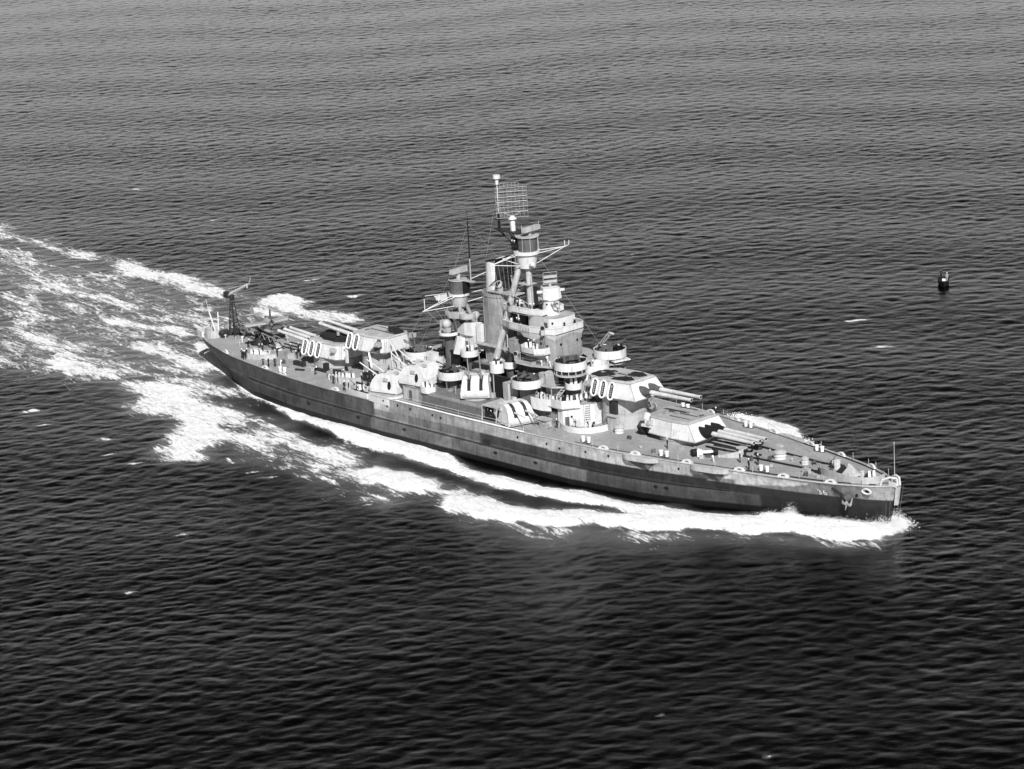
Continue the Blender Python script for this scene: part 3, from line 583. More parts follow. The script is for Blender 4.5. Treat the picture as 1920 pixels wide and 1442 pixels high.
# first level: the old casemate house, wide amidships, with recesses for the end gun mounts
H1 = block('casemate_house', both([(-17.2, -9.0), (-16.6, -11.2), (-14.6, -12.6), (7.0, -12.9), (7.0, -8.2), (20.5, -8.0)]), 7.1, 9.45, GREY, cover=DARKROOF)
block('casemate_flank', [(-9.4, -12.7), (-8.9, -13.6), (-2.0, -13.9), (4.0, -13.9), (7.6, -13.3), (7.6, -12.4), (-9.4, -12.4)], 7.1, 8.9, MGREY, top=[(-9.4, -12.7), (-8.9, -12.9), (-2.0, -12.9), (4.0, -12.9), (6.9, -12.8), (6.9, -12.4), (-9.4, -12.4)], deck=False)
block('camouflage_panel', [(-14.6, -12.64), (-10.6, -12.72), (-10.6, -12.5), (-14.6, -12.5)], 7.12, 9.44, LGREY, deck=False)
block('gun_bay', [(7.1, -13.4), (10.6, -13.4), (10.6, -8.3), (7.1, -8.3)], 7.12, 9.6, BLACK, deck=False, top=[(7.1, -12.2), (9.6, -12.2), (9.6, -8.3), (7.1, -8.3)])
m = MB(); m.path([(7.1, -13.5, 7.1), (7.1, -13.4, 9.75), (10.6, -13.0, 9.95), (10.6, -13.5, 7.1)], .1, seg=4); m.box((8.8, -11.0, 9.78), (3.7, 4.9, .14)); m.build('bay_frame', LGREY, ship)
AFT = block('after_gun_sponson', [(-23.6, -12.0), (-22.6, -14.2), (-16.9, -14.35), (-15.9, -12.9), (-15.9, -8), (-23.6, -8)], 5.8, 7.35, WHITE)
ports([((-18.5, -14.3, 6.5), (0, -1, 0))], AFT, .2)
block('after_gun_sponson', [(-23.6, 12.0), (-22.6, 14.2), (-16.9, 14.35), (-15.9, 12.9), (-15.9, 8), (-23.6, 8)], 5.8, 7.35, GREY)
block('after_house', both([(-26.5, -4.5), (-24.5, -8.0), (-15, -8.2)]), 7.0, 9.4, GREY)
block('gun_deck_house', both([(-22.5, -5.5), (-21, -6.8), (-13.2, -6.8), (-13.2, -3)]), 9.4, 12.6, LGREY)
boxes('splinter_screen', [(-16.6, -6.95, 12.0, 3.4, .12, 2.2), (-12.9, -5.6, 12.0, .14, 2.8, 3.0), (-20.0, -6.95, 10.6, 2.4, .12, 1.7)], WHITE)
boxes('locker', [(-13.6, -5.9, 13.6, 1.5, 1.4, 1.8), (-25.2, -5.2, 10.2, 1.6, 1.2, 1.4), (-23.6, -3.0, 10.6, 1.2, 1.6, 2.0), (-10.9, -6.2, 10.5, 1.3, 2.2, 2.1)], WHITE)
boxes('black_block', [(-17.5, -3.0, 13.2, 2.6, 2.0, 1.0), (-23.0, -1.2, 11.0, 2.8, 3.0, 3.2), (-10.2, -1.5, 12.2, 3.4, 4.4, 5.4)], BLACK)  # tallest block paints in the shade of the well between the towers
# second level and funnel base; houses darkened for the shaded gaps between the towers
block('boat_deck', both([(-14.5, -6.6), (-4.2, -7.2), (7, -7.2), (20.0, -6.6)]), 9.45, 11.6, DGREY, cover=DARKROOF)
block('upper_house', both([(-4.5, -4.6), (8, -4.9), (19.4, -4.6)]), 11.6, 13.9, DGREY, cover=DARKROOF)
boxes('boat_deck_screen', [(-2.6, -7.4, 12.3, 4.6, .14, 1.5), (.8, -7.2, 12.7, .14, 2.4, 1.2)], LGREY)
block('side_pillar', [(7.9, -8.9), (9.6, -9.3), (10.4, -6.6), (8.2, -6.4)], 9.45, 13.0, LGREY)
boxes('open_bay', [(5.9, -7.45, 11.5, 4.4, .5, 4.0), (2.6, -7.6, 10.6, 1.2, .5, 1.9)], BLACK)  # solid black boxes stand for the shade inside the void
# conning tower and forward house with its 20 mm gallery
CT = MB().cyl((21.0, 0), 3.0, 9.4, 15.6, seg=28).build('conning_tower', LGREY, ship); ports([((23.9, -.8, 14.8), (1, 0, 0)), ((22.6, -2.6, 14.8), (.5, -.8, 0))], CT, .15)
MB().wall(arc(22.3, 0, 2.4, -150, 150, 18), 15.6, 16.8, .12).prism(arc(22.3, 0, 2.4, 0, 345, 23), 15.45, 15.62).build('conning_tower_rail_plating', WHITE, ship)
FH = block('forward_deckhouse', [(20.6, 7.6), (20.2, -7.2), (21.0, -8.4), (22.3, -8.5), (24.4, -6.0), (25.6, -4.0), (25.6, 4.0), (24.4, 6), (22.3, 8.2)], 7.1, 10.9, WHITE)
ports([((23.3, -7.35, 9.0), (.75, -.66, 0))], FH, .2)
m = MB(); m.wall([(19.6, -8.6), (21.0, -9.0), (22.6, -9.0), (24.5, -6.4)], 10.6, 12.0, .1); m.wall([(15.2, -9.2), (17.8, -9.3), (19.6, -8.6)], 9.6, 11.7, .1); m.build('gallery_screen', WHITE, ship)
MB().prism([(15.0, -9.1), (19.6, -8.8), (21.2, -9.0), (22.6, -8.9), (24.5, -6.3), (20, -4), (15, -4)], 10.45, 10.6).build('gallery_deck', ROOFM, ship)
m = MB()
for k in range(9): m.tube((24.75+.02*k, -5.6, 7.5+.4*k), (25.2+.02*k, -4.9, 7.5+.4*k), .05, seg=4)
m.tube((24.7, -5.7, 7.1), (24.7, -5.7, 11.2), .05, seg=4).tube((25.25, -4.8, 7.1), (25.25, -4.8, 11.2), .05, seg=4); m.build('ladder', GREY, ship)
m = MB(); m.wall([(21.6, -8.6), (22.9, -9.5), (25.0, -10.0), (27.2, -9.6), (28.8, -8.2), (29.6, -6.4), (29.7, -5.0)], 7.1, 8.15, .14); m.build('deck_gun_bulwark', WHITE, ship)
m = MB(); m.wall([(29.7, 5.0), (29.6, 6.4), (28.8, 8.2), (27.2, 9.6), (25.0, 10.0), (22.9, 9.5), (21.6, 8.6)], 7.1, 8.15, .14); m.build('deck_gun_bulwark', WHITE, ship)
# bridge tower, level by level
W1 = block('bridge_base', both([(8.5, -4.2), (14.0, -4.4), (17.6, -2.9), (18.2, -1.2)]), 13.9, 16.6, MGREY)
D1 = block('flag_deck', both([(7.8, -5.6), (9.4, -7.0), (13.4, -7.1), (18.6, -5.4), (19.6, -3)]), 16.3, 16.6, LGREY)
rail([(9.4, -7.0, 16.6), (13.4, -7.1, 16.6), (18.4, -5.4, 16.6)], 1.0, ship)
W2 = block('bridge_tower', both([(6.6, -3.6), (10.6, -4.3), (14.6, -4.3), (16.0, -3.2), (16.3, -1.0)]), 16.6, 21.4, GREY)
ports([((16.22, y, 19.7), (1, 0, 0)) for y in (-2.2, -1.0, .4, 1.8, 3.0)]+[((13.4, -4.32, 19.9), (0, -1, 0)), ((14.7, -4.2, 19.6), (.4, -1, 0))], W2, .24)
boxes('bridge_opening', [(9.0, -4.33, 19.9, 3.6, .16, 1.3), (8.2, -3.95, 17.9, 1.6, .2, 2.0)], BLACK, W2)
WP = block('wing_platform', [(9.6, -4.2), (9.9, -6.0), (11.2, -6.9), (14.2, -6.9), (15.5, -5.6), (15.6, -4.2)], 18.35, 18.6, WHITE)
MB().wall([(9.6, -4.3), (9.9, -6.0), (11.2, -6.9), (14.2, -6.9), (15.5, -5.6), (15.6, -4.3)], 18.4, 19.55, .1).build('bulwark', WHITE, WP)
MB().prism([(10.5, -4.2), (11.5, -5.0), (14, -5.0), (15, -4.2)], 17.2, 18.35, [(9.7, -4.2), (11.2, -6.8), (14.2, -6.8), (15.5, -4.2)]).build('bracket', LGREY, WP)
# navigation bridge: deck, bulwark and the flared wind apron below it
NB = [(3.6, -3.9), (6.5, -4.5), (11.0, -4.7), (14.9, -4.1), (16.3, -3.4)]
N1 = block('navigation_bridge', both(NB), 21.4, 21.65, LGREY)
P_ = both(NB); MB().wall(P_, 21.5, 22.7, .1, closed=True).path([(x, y, 22.72) for x, y in P_], .09, seg=4, closed=True).build('bulwark', WHITE, N1)
ap = both([(8.6, -4.55), (11.2, -4.75), (15.0, -4.15), (16.35, -3.4)]); bt = both([(9.2, -4.32), (11.2, -4.4), (14.5, -4.0), (15.9, -3.2)])
MB().prism(bt, 20.35, 21.38, ap).build('wind_apron', WHITE, N1)
m = MB()
for i in range(16): t = i/15; m.tube((lerp(4, 11, t), lerp(-4.15, -4.85, t), 21.5), (lerp(4, 11, t), lerp(-4.15, -4.85, t), 22.5), .05, seg=4)
m.build('bulwark_stiffener', MGREY, N1)
PH = block('pilothouse', both([(8.6, -2.5), (10.0, -3.1), (14.3, -3.1), (15.3, -2.4), (15.6, -.9)]), 21.66, 24.15, WHITE)
ports([((12.6, -3.12, 22.6), (0, -1, 0)), ((14.9, -2.75, 23.4), (.6, -.7, 0))], PH, .2)
UB = [(2.9, -3.0), (5.0, -3.5), (9.5, -3.5), (12.4, -2.6)]
N2 = block('upper_bridge', both(UB), 24.15, 24.4, LGREY)
MB().wall(both(UB), 24.2, 25.35, .1, closed=True).path([(x, y, 25.38) for x, y in both(UB)], .09, seg=4, closed=True).build('bulwark', WHITE, N2)
m = MB()
for x, y in ((3.4, -3.0), (7.0, -3.4), (3.4, 3.0), (7.0, 3.4)): m.tube((x, y, 16.6), (x, y, 24.2), .14, seg=8)
m.build('platform_pillar', LGREY, ship)
boxes('bridge_shade_block', [(5.2, 0, 22.8, 3.2, 3.0, 2.7), (6.0, 0, 19.0, 3.0, 4.6, 4.6)], DGREY)  # dark boxes put shade into the colour behind the bridge levels
# director on its barbette
DT = MB().cyl((11.9, 0), 1.55, 24.15, 27.1, seg=24).cyl((11.9, 0), 1.8, 26.9, 27.1, seg=24).build('director_barbette', WHITE, ship)
ports([((11.9+1.56*math.cos(a), 1.56*math.sin(a), 26.2), (math.cos(a), math.sin(a), 0)) for a in (-1.9, -1.25, -.65, 0)], DT, .17)
MB().path([(13.2, -1.2, 26.4), (14.2, -1.3, 26.0), (14.4, -.4, 25.6), (13.4, 0, 25.3)], .14, seg=6).ball((13.9, -.9, 26.6), .3).build('signal_lamp', GREY, DT)
def director(x, y, z, rz, parent=ship):
    m = MB(); m.prism([(-1.7, -1.5), (1.2, -1.7), (1.7, -1.1), (1.7, 1.1), (1.2, 1.7), (-1.7, 1.5)], 0, 1.9, [(-1.5, -1.3), (1.0, -1.5), (1.5, -1.0), (1.5, 1.0), (1.0, 1.5), (-1.5, 1.3)])
    m.tube((.2, -1.5, 1.2), (.2, -2.5, 1.2), .25, .3).tube((.2, 1.5, 1.2), (.2, 2.5, 1.2), .25, .3); d = m.build('gun_director', WHITE, parent, (x, y, z), rz, smooth=20)
    a = MB(); a.tube((0, 0, 1.9), (0, 0, 2.6), .25)
    for zz in (2.7, 3.55): a.box((.2, 0, zz+.25), (.35, 2.4, .42))
    for yy in (-1.25, 1.25): a.tube((.1, yy, 2.5), (.3, yy, 4.6), .05, seg=4)
    a.tube((.3, -1.25, 4.6), (.3, 1.25, 4.6), .05, seg=4).tube((.1, -1.25, 2.5), (.1, 1.25, 2.5), .08, seg=4); a.build('fire_control_radar', LGREY, d, smooth=0); return d
director(11.9, 0, 27.12, -.5)
# walkway between funnel and bridge, small gun and lookout tubs
boxes('catwalk', [(.4, -3.6, 17.3, 9.0, 1.0, .16)], LGREY); rail([(-4, -4.1, 17.4), (4.8, -4.1, 17.4)], 1.0, ship)
def tub(x, y, zt, r, h, mat=WHITE, sup=None, name='gun_tub', a0=0, a1=360, sx=1):
    t = MB(); pts = arc(x, y, r, a0, a1, 28, sx)[:-1] if a1-a0 >= 360 else arc(x, y, r, a0, a1, 24, sx)
    t.wall(pts, zt-h, zt, .1, closed=(a1-a0 >= 360)); t.prism(arc(x, y, r-.02, 0, 345, 23, sx), zt-h-.02, zt-h+.1)
    o = t.build(name, mat, ship)
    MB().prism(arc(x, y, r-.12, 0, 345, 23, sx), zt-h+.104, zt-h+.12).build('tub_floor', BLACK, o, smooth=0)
    if sup: MB().cyl((x-.3, y*.9), sup[0], sup[1], zt-h, r2=sup[0]*1.15, seg=16).build('tub_support', MGREY, o)
    return o
def quad(x, y, z, rz, el, parent):
    """40 mm quadruple gun mount with its crew gear"""
    m = MB(); m.cyl((0, 0), 1.1, 0, .5, seg=14); m.box((0, -1.15, 1.0), (1.6, .18, 1.2)); m.box((0, 1.15, 1.0), (1.6, .18, 1.2)); m.box((-.5, 0, .9), (1.3, 2.0, .6)); m.box((-1.1, .9, .9), (.5, .5, .5)); m.box((-1.1, -.9, .9), (.5, .5, .5))
    m.path([(-1.4, -1.4, .3), (-1.6, -1.3, 1.3), (-1.5, 1.3, 1.3), (-1.4, 1.4, .3)], .06, seg=4)
    for yy in (-.75, -.5, .5, .75):
        d = Vector((math.cos(el), 0, math.sin(el))); p = Vector((0, yy, 1.4)); m.tube(p-d*.9, p+d*.7, .15); m.tube(p+d*.7, p+d*2.2, .06, .05); m.tube(p+d*2.1, p+d*2.4, .06, .1)
    m.box((.55, 0, 1.5), (.08, 2.5, .7)); o = m.build('quad_gun', MGREY, parent, (x, y, z), rz, smooth=0); o.scale = (1.2, 1.2, 1.25); return o
def gear(x, y, z, r, parent, n=34):
    m = MB()
    for i in range(n):
        a = random.uniform(0, 6.28); k = r*random.uniform(.3, .86); m.box((x+k*math.cos(a), y+k*math.sin(a), z+random.uniform(.3, 1.35)), (random.uniform(.2, .6), random.uniform(.15, .4), random.uniform(.3, .9)), a, mi=random.choice((0, 0, 1)))
    m.wall(arc(x, y, r-.16, 0, 345, 23), z+.1, z+1.12, .14)
    for i in range(5): a = 2.6+.22*i; m.tube((x+r*.93*math.cos(a), y+r*.93*math.sin(a), z+.2), (x+r*.93*math.cos(a), y+r*.93*math.sin(a), z+1.2), .12, seg=5)
    m.build('ready_ammunition', [BLACK, MGREY], parent, smooth=0)
for s in (-1, 1):
    for (x, y, zt, r, rz, el, sup) in ((13.2, 7.9, 14.5, 2.85, -1.2, .5, (1.7, 9.5)), (21.1, 4.9, 18.3, 2.9, -.5, .35, (1.3, 11.6)), (-6.3, 8.0, 12.9, 2.6, -1.5, .5, (1.6, 9.45)), (-18.7, 4.9, 14.1, 2.7, -2.2, .5, (1.8, 12.6))):
        t = tub(x, s*y, zt, r, 1.45, sup=sup); quad(x, s*y, zt-1.35, rz if s < 0 else -rz, el, t); gear(x, s*y, zt-1.35, r, t)
    m = MB()
    for i in range(9): a = -130+26*i; m.tube((21.1+2.8*math.cos(math.radians(a)), s*4.9+2.8*math.sin(math.radians(a)), 15.9), (21.1+2.8*math.cos(math.radians(a)), s*4.9+2.8*math.sin(math.radians(a)), 16.9), .09, seg=4)
    m.cyl((21.1, s*4.9), 2.8, 15.8, 15.95, seg=26); m.build('tub_gallery', LGREY, ship)
    t = tub(3.6, s*6.0, 15.3, 1.35, 1.7, sup=(.5, 11.6)); t = tub(6.1, s*5.1, 15.8, 1.2, 1.2, sup=(.9, 11.6), name='director_tub')
    MB().cyl((6.1, s*5.1), 1.05, 15.7, 16.7, r2=.5, seg=16).cyl((6.1, s*5.1), .5, 16.7, 17.5, r2=.3, seg=10).build('covered_director', BLACK, t)
    t = tub(22.2, s*5.4, 14.6, 1.5, 1.1, sup=(.8, 10.6), name='light_gun_tub')
    t = tub(-5.7, s*4.0, 15.9, 1.65, 1.15, sup=(.5, 11.6), name='light_gun_tub')
    t = tub(-11.6, s*3.4, 18.3, 1.9, .55, sup=(.9, 11.6), name='director_platform')
    MB().ball((-11.9, s*3.6, 19.6), .85, 1.05).box((-12.9, s*3.4, 19.2), (1.1, 1.0, 1.8)).box((-11.9, s*3.6, 18.5), (1.2, .9, .9)).build('gun_director_cover', LGREY, t)
    t = tub(-8.6, s*11.9, 10.4, 1.25, 1.15, name='light_gun_tub', sup=(.9, 9.0), sx=1.35)
block('wing_gallery', [(14.6, -7.6), (18.6, -7.4), (20.4, -6.0), (20.4, -4), (14.6, -4)], 13.3, 13.5, LGREY); rail([(14.6, -7.6, 13.5), (18.6, -7.4, 13.5), (20.4, -6.0, 13.5)], 1.0)
boxes('ammunition_hoist', [(17.4, -5.8, 14.7, 1.9, 1.7, 2.3, .2), (15.4, -6.0, 14.5, 1.3, 1.1, 1.7), (17.2, -5.2, 12.1, 3.2, 1.2, 2.4)], LGREY)
boxes('stanchion_bracing', [(14.8, -7.2, 12.0, .14, .14, 2.8), (18.4, -7.2, 12.0, .14, .14, 2.8), (4.6, -8.0, 11.6, .14, .14, 4.2), (1.8, -7.4, 12.8, .14, .14, 2.4)], LGREY)
m = MB(); m.tube((20.3, -6.3, 13.4), (18.9, -8.2, 10.7), .08, seg=4).tube((20.9, -6.0, 13.4), (19.5, -8.0, 10.7), .08, seg=4)
for k in range(8): t = k/7; m.tube((lerp(20.3, 18.9, t), lerp(-6.3, -8.2, t), lerp(13.4, 10.7, t)), (lerp(20.9, 19.5, t), lerp(-6.0, -8.0, t), lerp(13.4, 10.7, t)), .07, seg=4)
m.build('inclined_ladder', LGREY, ship)
m = MB(); m.tube((14.8, -10.2, 9.6), (20.6, -10.6, 7.2), .1, seg=4).tube((14.8, -9.4, 9.6), (20.6, -9.8, 7.2), .1, seg=4)
for k in range(11): t = k/10; m.box((lerp(14.8, 20.6, t), -10.0, lerp(9.6, 7.2, t)), (.2, .8, .06))
m.build('inclined_ladder', GREY, ship)
boxes('deck_locker', [(19.0, -9.9, 8.5, 2.6, 1.6, .2), (19.2, -9.8, 7.7, 2.0, 1.1, 1.1)], LGREY)

# ---------------------------------------------------------------- funnel
FN = MB(); n = 36
def fring(cx, rx, ry, z, tilt=0): return [(cx+rx*math.cos(2*math.pi*i/n), ry*math.sin(2*math.pi*i/n), z+tilt*math.cos(2*math.pi*i/n)) for i in range(n)]
rg = [fring(-.7, 3.9, 3.3, 9.5), fring(-.8, 3.75, 3.1, 13), fring(-.9, 3.65, 3.0, 26.0), fring(-.9, 3.8, 3.15, 26.05), fring(-.9, 3.8, 3.15, 26.6), fring(-.9, 3.3, 2.7, 26.6), fring(-.9, 3.2, 2.6, 24.5)]
V = [p for r in rg for p in r]; F = [(i*n+j, i*n+(j+1) % n, (i+1)*n+(j+1) % n, (i+1)*n+j) for i in range(len(rg)-1) for j in range(n)]+[tuple(range((len(rg)-1)*n, len(rg)*n))]
FUN = FN.add(V, F).build('funnel', GREY, ship)
rg = [fring(-2.1, 1.7, 1.7, 25.5), fring(-2.1, 1.75, 1.7, 27.2), fring(-1.9, 1.8, 1.75, 30.8, .35), fring(-1.8, 1.85, 1.75, 32.1, .8), fring(-1.8, 1.75, 1.6, 32.15, .8), fring(-1.8, 1.65, 1.5, 31.2, .6)]
V = [p for r in rg for p in r]; F = [(i*n+j, i*n+(j+1) % n, (i+1)*n+(j+1) % n, (i+1)*n+j) for i in range(len(rg)-1) for j in range(n)]+[tuple(range((len(rg)-1)*n, len(rg)*n))]
CAP = MB().add(V, F).build('funnel_cap', WHITE, FUN)
MB().prism([(-.9, -1.3), (1.4, -1.0), (1.4, 1.0), (-.9, 1.3)], 26.6, 30.6, [(-.6, -1.3, 32.4), (1.9, -1.0, 33.0), (1.9, 1.0, 33.0), (-.6, 1.3, 32.4)]).build('funnel_hood', DGREY, FUN)  # separate dark block making up the forward part of the cap
MB().path(fring(-.6, 2.9, 1.8, 32.55, .75), .17, seg=6, closed=True).build('sooty_rim', BLACK, FUN)
MB().path([(3.1, -.5, 10), (3.1, -.5, 27), (2.6, -.5, 30)], .16).build('steam_pipe', GREY, FUN)
m = MB(); m.box((1.6, 0, 26.9), (7.0, 5.2, .14)); m.path([(-1.8, -2.6, 27.0), (5.0, -2.6, 27.0), (5.0, 2.6, 27.0)], .09, seg=4)
for x in (-1.5, 1.5, 4.8): m.tube((x, -2.3, 27), (x*.5, -2.6, 24.6), .07, seg=4)
SP = m.build('searchlight_platform', LGREY, ship, smooth=0); rail([(-1.8, -2.6, 27.0), (5.0, -2.6, 27.0)], 1.0, SP)
for x, y in ((.6, -1.6), (1.2, 1.6), (3.6, 1.6)):
    m = MB(); m.box((x, y, 27.4), (.7, .9, .9)); m.tube((x, y, 28.4), (x+.45, y-.65, 28.5), .62, .62, seg=16); l = m.build('searchlight', LGREY, ship)
    MB().tube((x+.45, y-.65, 28.5), (x+.47, y-.67, 28.5), .54, seg=16).build('lens', GLASS, l)

# ---------------------------------------------------------------- foremast
FM = MB().tube((7.1, 0, 13.9), (6.6, 0, 32.2), .66, .56, seg=16).build('foremast', LGREY, ship)
for s in (-1, 1): MB().tube((1.7, s*4.3, 15.5), (5.4, s*1.0, 32.2), .62, .54, seg=14).build('mast_leg', LGREY, FM)
m = MB(); m.box((6.2, 0, 28.9), (2.6, 2.2, .1)); m.box((7.0, .9, 24.5), (.9, .7, 7.5), mi=1); m.tube((5.0, -2.2, 26.9), (6.9, -.2, 25.0), .06, seg=4)
m.tube((8.0, -.6, 25), (7.7, -.6, 30.5), .05, seg=4); m.build('mast_ladder_trunk', [LGREY, DGREY], FM, smooth=0)
m = MB(); m.cyl((6.4, 0), 1.55, 31.9, 34.4, r2=1.95, seg=28); m.build('mast_drum', WHITE, FM)
m = MB(); m.cyl((6.4, 0), 2.35, 34.4, 34.95, seg=30); m.tube((8.2, -.8, 32.6), (8.7, -.9, 32.9), .4, seg=10); m.build('lookout_ring', WHITE, FM)
m = MB(); m.cyl((6.7, 0), 1.75, 34.96, 37.5, seg=26); m.build('fire_control_top', MGREY, FM)
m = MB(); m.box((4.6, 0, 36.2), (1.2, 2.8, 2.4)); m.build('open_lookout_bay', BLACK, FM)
m = MB(); m.cyl((6.7, 0), 2.15, 37.5, 37.68, seg=30)
for a in (-70, -30, 20, 60): x_, y_ = 6.7+2.0*math.cos(math.radians(a)), 2.0*math.sin(math.radians(a)); m.tube((x_, y_, 34.9), (x_, y_, 37.5), .05, seg=4)
m.build('top_roof', LGREY, FM)
m = MB(); m.box((7.3, .4, 38.9), (.8, 4.2, .75), .12); m.tube((7.0, .3, 37.6), (7.1, .4, 38.7), .35)
for k in range(9): m.box((7.75-.06*(k-4)*.5, .4+(k-4)*.46, 38.9), (.14, .3, .8), .12)
for k in (-1, 1): m.tube((7.3, .4+2.1*k, 38.4), (7.2, .4+2.1*k, 39.8), .05, seg=4)
m.build('fire_control_radar', LGREY, FM, smooth=0)
m = MB(); m.prism([(-1.4, -.4), (2.6, -1.3), (5.4, -1.0), (5.4, 1.0), (2.6, 1.3), (-1.4, .4)], 37.9, 38.08); m.tube((-1, 0, 37.9), (4.4, 0, 35), .1, seg=5).tube((.8, -.6, 37.9), (4.6, -.8, 34.9), .08, seg=5).tube((.8, .6, 37.9), (4.6, .8, 34.9), .08, seg=5).tube((4.6, -1.2, 37.9), (4.6, -1.6, 35), .12, seg=5).tube((2.6, 0, 37.9), (4.4, 0, 36.2), .1, seg=5)
m.build('radar_platform', DGREY, FM, smooth=0)
m = MB(); m.tube((3.2, 0, 38.1), (3.2, 0, 40.2), .5, .42, seg=14).tube((3.2, 0, 40.2), (3.2, 0, 40.8), .8, .3, seg=10); m.build('antenna_pedestal', WHITE, FM)
m = MB(); ax = Vector((3.4, 4.7, 0)).normalized(); up = Vector((-.05, .03, 1)); nn = Vector((.8, -.6, 0)); o_ = Vector((3.2, 0, 43.2))
def sk(u, v, w=0): return o_+ax*u+up*v+nn*w
for v in (-2.7, -1.75, -.85, .1, 1.0, 1.9, 2.6): m.tube(sk(-2.8, v), sk(2.8, v), .075 if v in (-1.75, .1, 1.0, 1.9) else .045, seg=4)
for u in (-2.8, -2.1, -1.4, -.7, 0, .7, 1.4, 2.1, 2.8): m.tube(sk(u, -2.7), sk(u, 2.6), .018, seg=4)
for v in (-2.2, -1.3, -.4, .55, 1.45, 2.25):
    for u in (-2.45, -1.05, .35, 1.75): m.tube(sk(u, v, .35), sk(u+.75, v, .35), .022, seg=4)
for v in (2.9, 3.5): m.tube(sk(-1.9, v), sk(1.4, v), .03, seg=4)
for u in (-1.9, -1.2, -.5, .2, .8, 1.4): m.tube(sk(u, 2.6), sk(u, 3.5), .026, seg=4)
m.tube(sk(0, -2.6), (3.2, 0, 40.7), .09, seg=5); m.tube(sk(-1.6, -1.7), (3.2, 0, 40.6), .05, seg=4); m.tube(sk(1.6, -1.7), (3.2, 0, 40.6), .05, seg=4)
m.build('air_search_antenna', LGREY, FM, smooth=0)
m = MB(); m.tube((-.35, 0, 38.0), (-.35, 0, 40.8), .26, .2, mi=1); m.tube((-.35, 0, 40.8), (-.35, 0, 46.4), .1, .08); m.tube((-.35, 0, 46.0), (-.35, 0, 46.8), .28, .34, seg=12).tube((-.35, 0, 46.8), (-.35, 0, 47.1), .2, .5, seg=12).tube((-.35, 0, 47.1), (-.35, 0, 47.7), .68, .66, seg=16)
m.build('topmast', [WHITE, BLACK], FM)
m = MB()
for a, b in (((6.4, -2.2, 34.5), (3.0, -5.4, 32.8)), ((5.2, -1.6, 34.4), (3.0, -5.4, 32.8)), ((6.4, -1.7, 32.4), (3.0, -5.4, 32.8)), ((5.6, -1.2, 34.0), (4.2, -3.9, 33.8)), ((4.2, -3.9, 33.8), (5.6, -1.5, 32.6))): m.tube(a, b, .075, seg=5)
m.build('signal_yard', WHITE, FM, smooth=0)
m = MB()
for a, b in (((7.0, 2.2, 34.6), (8.9, 7.0, 34.6)), ((7.2, 1.6, 32.4), (8.9, 7.0, 34.6)), ((8.2, 1.2, 34.4), (8.9, 7.0, 34.6)), ((8.9, 7.0, 34.6), (9.1, 7.8, 34.8)), ((9.1, 7.8, 34.8), (9.1, 7.9, 35.6)), ((8.9, 7.0, 34.5), (8.9, 7.0, 35.7))): m.tube(a, b, .075, seg=5)
m.build('signal_yard', WHITE, FM, smooth=0)
# ---------------------------------------------------------------- mainmast
MM = MB().tube((-11.6, 0, 11.6), (-11.9, 0, 22.5), .62, .55, seg=14).build('mainmast', LGREY, ship)
for s in (-1, 1): MB().tube((-8.2, s*2.9, 13), (-11.2, s*.8, 22.5), .4, .34, seg=12).build('mast_leg', GREY, MM)
MB().cyl((-12.1, 0), 1.35, 22.3, 24.3, r2=1.7, seg=26).build('mast_drum', LGREY, MM)
MB().cyl((-12.1, 0), 1.95, 24.3, 24.7, seg=28).build('lookout_ring', WHITE, MM)
MB().cyl((-12.2, 0), 1.6, 24.7, 27.1, seg=24).box((-10.7, .4, 25.9), (.8, 1.5, 2.3), mi=1).build('fire_control_top', [MGREY, BLACK], MM)
m = MB(); m.cyl((-12.2, 0), 1.75, 27.1, 27.25, seg=26); m.box((-11.9, .1, 28.9), (.75, 4.3, .85), .08); m.tube((-12, 0, 27.2), (-12, 0, 28.6), .4)
for k in range(10): m.box((-11.45, .1+(k-4.5)*.43, 28.9), (.14, .26, .9), .08)
m.box((-10.0, .4, 27.1), (3.2, 1.0, .12)); m.build('fire_control_radar', LGREY, MM, smooth=0)
m = MB(); m.tube((-9.0, .3, 27.1), (-9.0, .3, 31.4), .13, .12, mi=1).tube((-9.0, .3, 31.4), (-9.0, .3, 38), .14, .09).tube((-9, .3, 37.7), (-9, .3, 38.1), .16, .16).tube((-9, .3, 38), (-9, .3, 40.4), .05, .03); m.build('topmast', [BLACK, LGREY], MM)
m = MB()
for a, b in (((-12.2, -1.9, 24.4), (-14.9, -6.6, 22.1)), ((-11.2, -1.7, 24.4), (-14.9, -6.6, 22.1)), ((-12.2, -1.3, 22.4), (-14.9, -6.6, 22.1)), ((-13.9, -1.4, 24.6), (-14.4, -6.2, 25.0)), ((-13.7, -3.4, 24.8), (-13.4, -3.9, 23.6)), ((-14.7, -6.2, 22.2), (-14.7, -6.2, 24.4))): m.tube(a, b, .075, seg=5)
m.build('signal_yard', WHITE, MM, smooth=0)
m = MB(); m.add([(-13.6, -1.6, 24.55), (-14.0, -4.4, 24.75), (-13.6, -4.2, 23.9), (-13.2, -1.8, 23.4), (-13.6, -1.6, 24.5), (-14.0, -4.4, 24.7), (-13.64, -4.2, 23.85), (-13.24, -1.8, 23.35)], [(0, 1, 2, 3), (7, 6, 5, 4), (0, 4, 5, 1), (1, 5, 6, 2), (2, 6, 7, 3), (3, 7, 4, 0)]); m.build('signal_flag', LGREY, MM, smooth=0)
block('after_control_tower', [(-9.2, -3.0), (-5.4, -3.0), (-5.4, 2.6), (-9.2, 2.6)], 15.0, 18.2, WHITE)
block('after_control_base', [(-9.8, -2.2), (-5.2, -2.2), (-5.2, 2.6), (-9.8, 2.6)], 11.6, 15.0, DGREY, deck=False)  # dark colour puts in the shade under the tower platforms
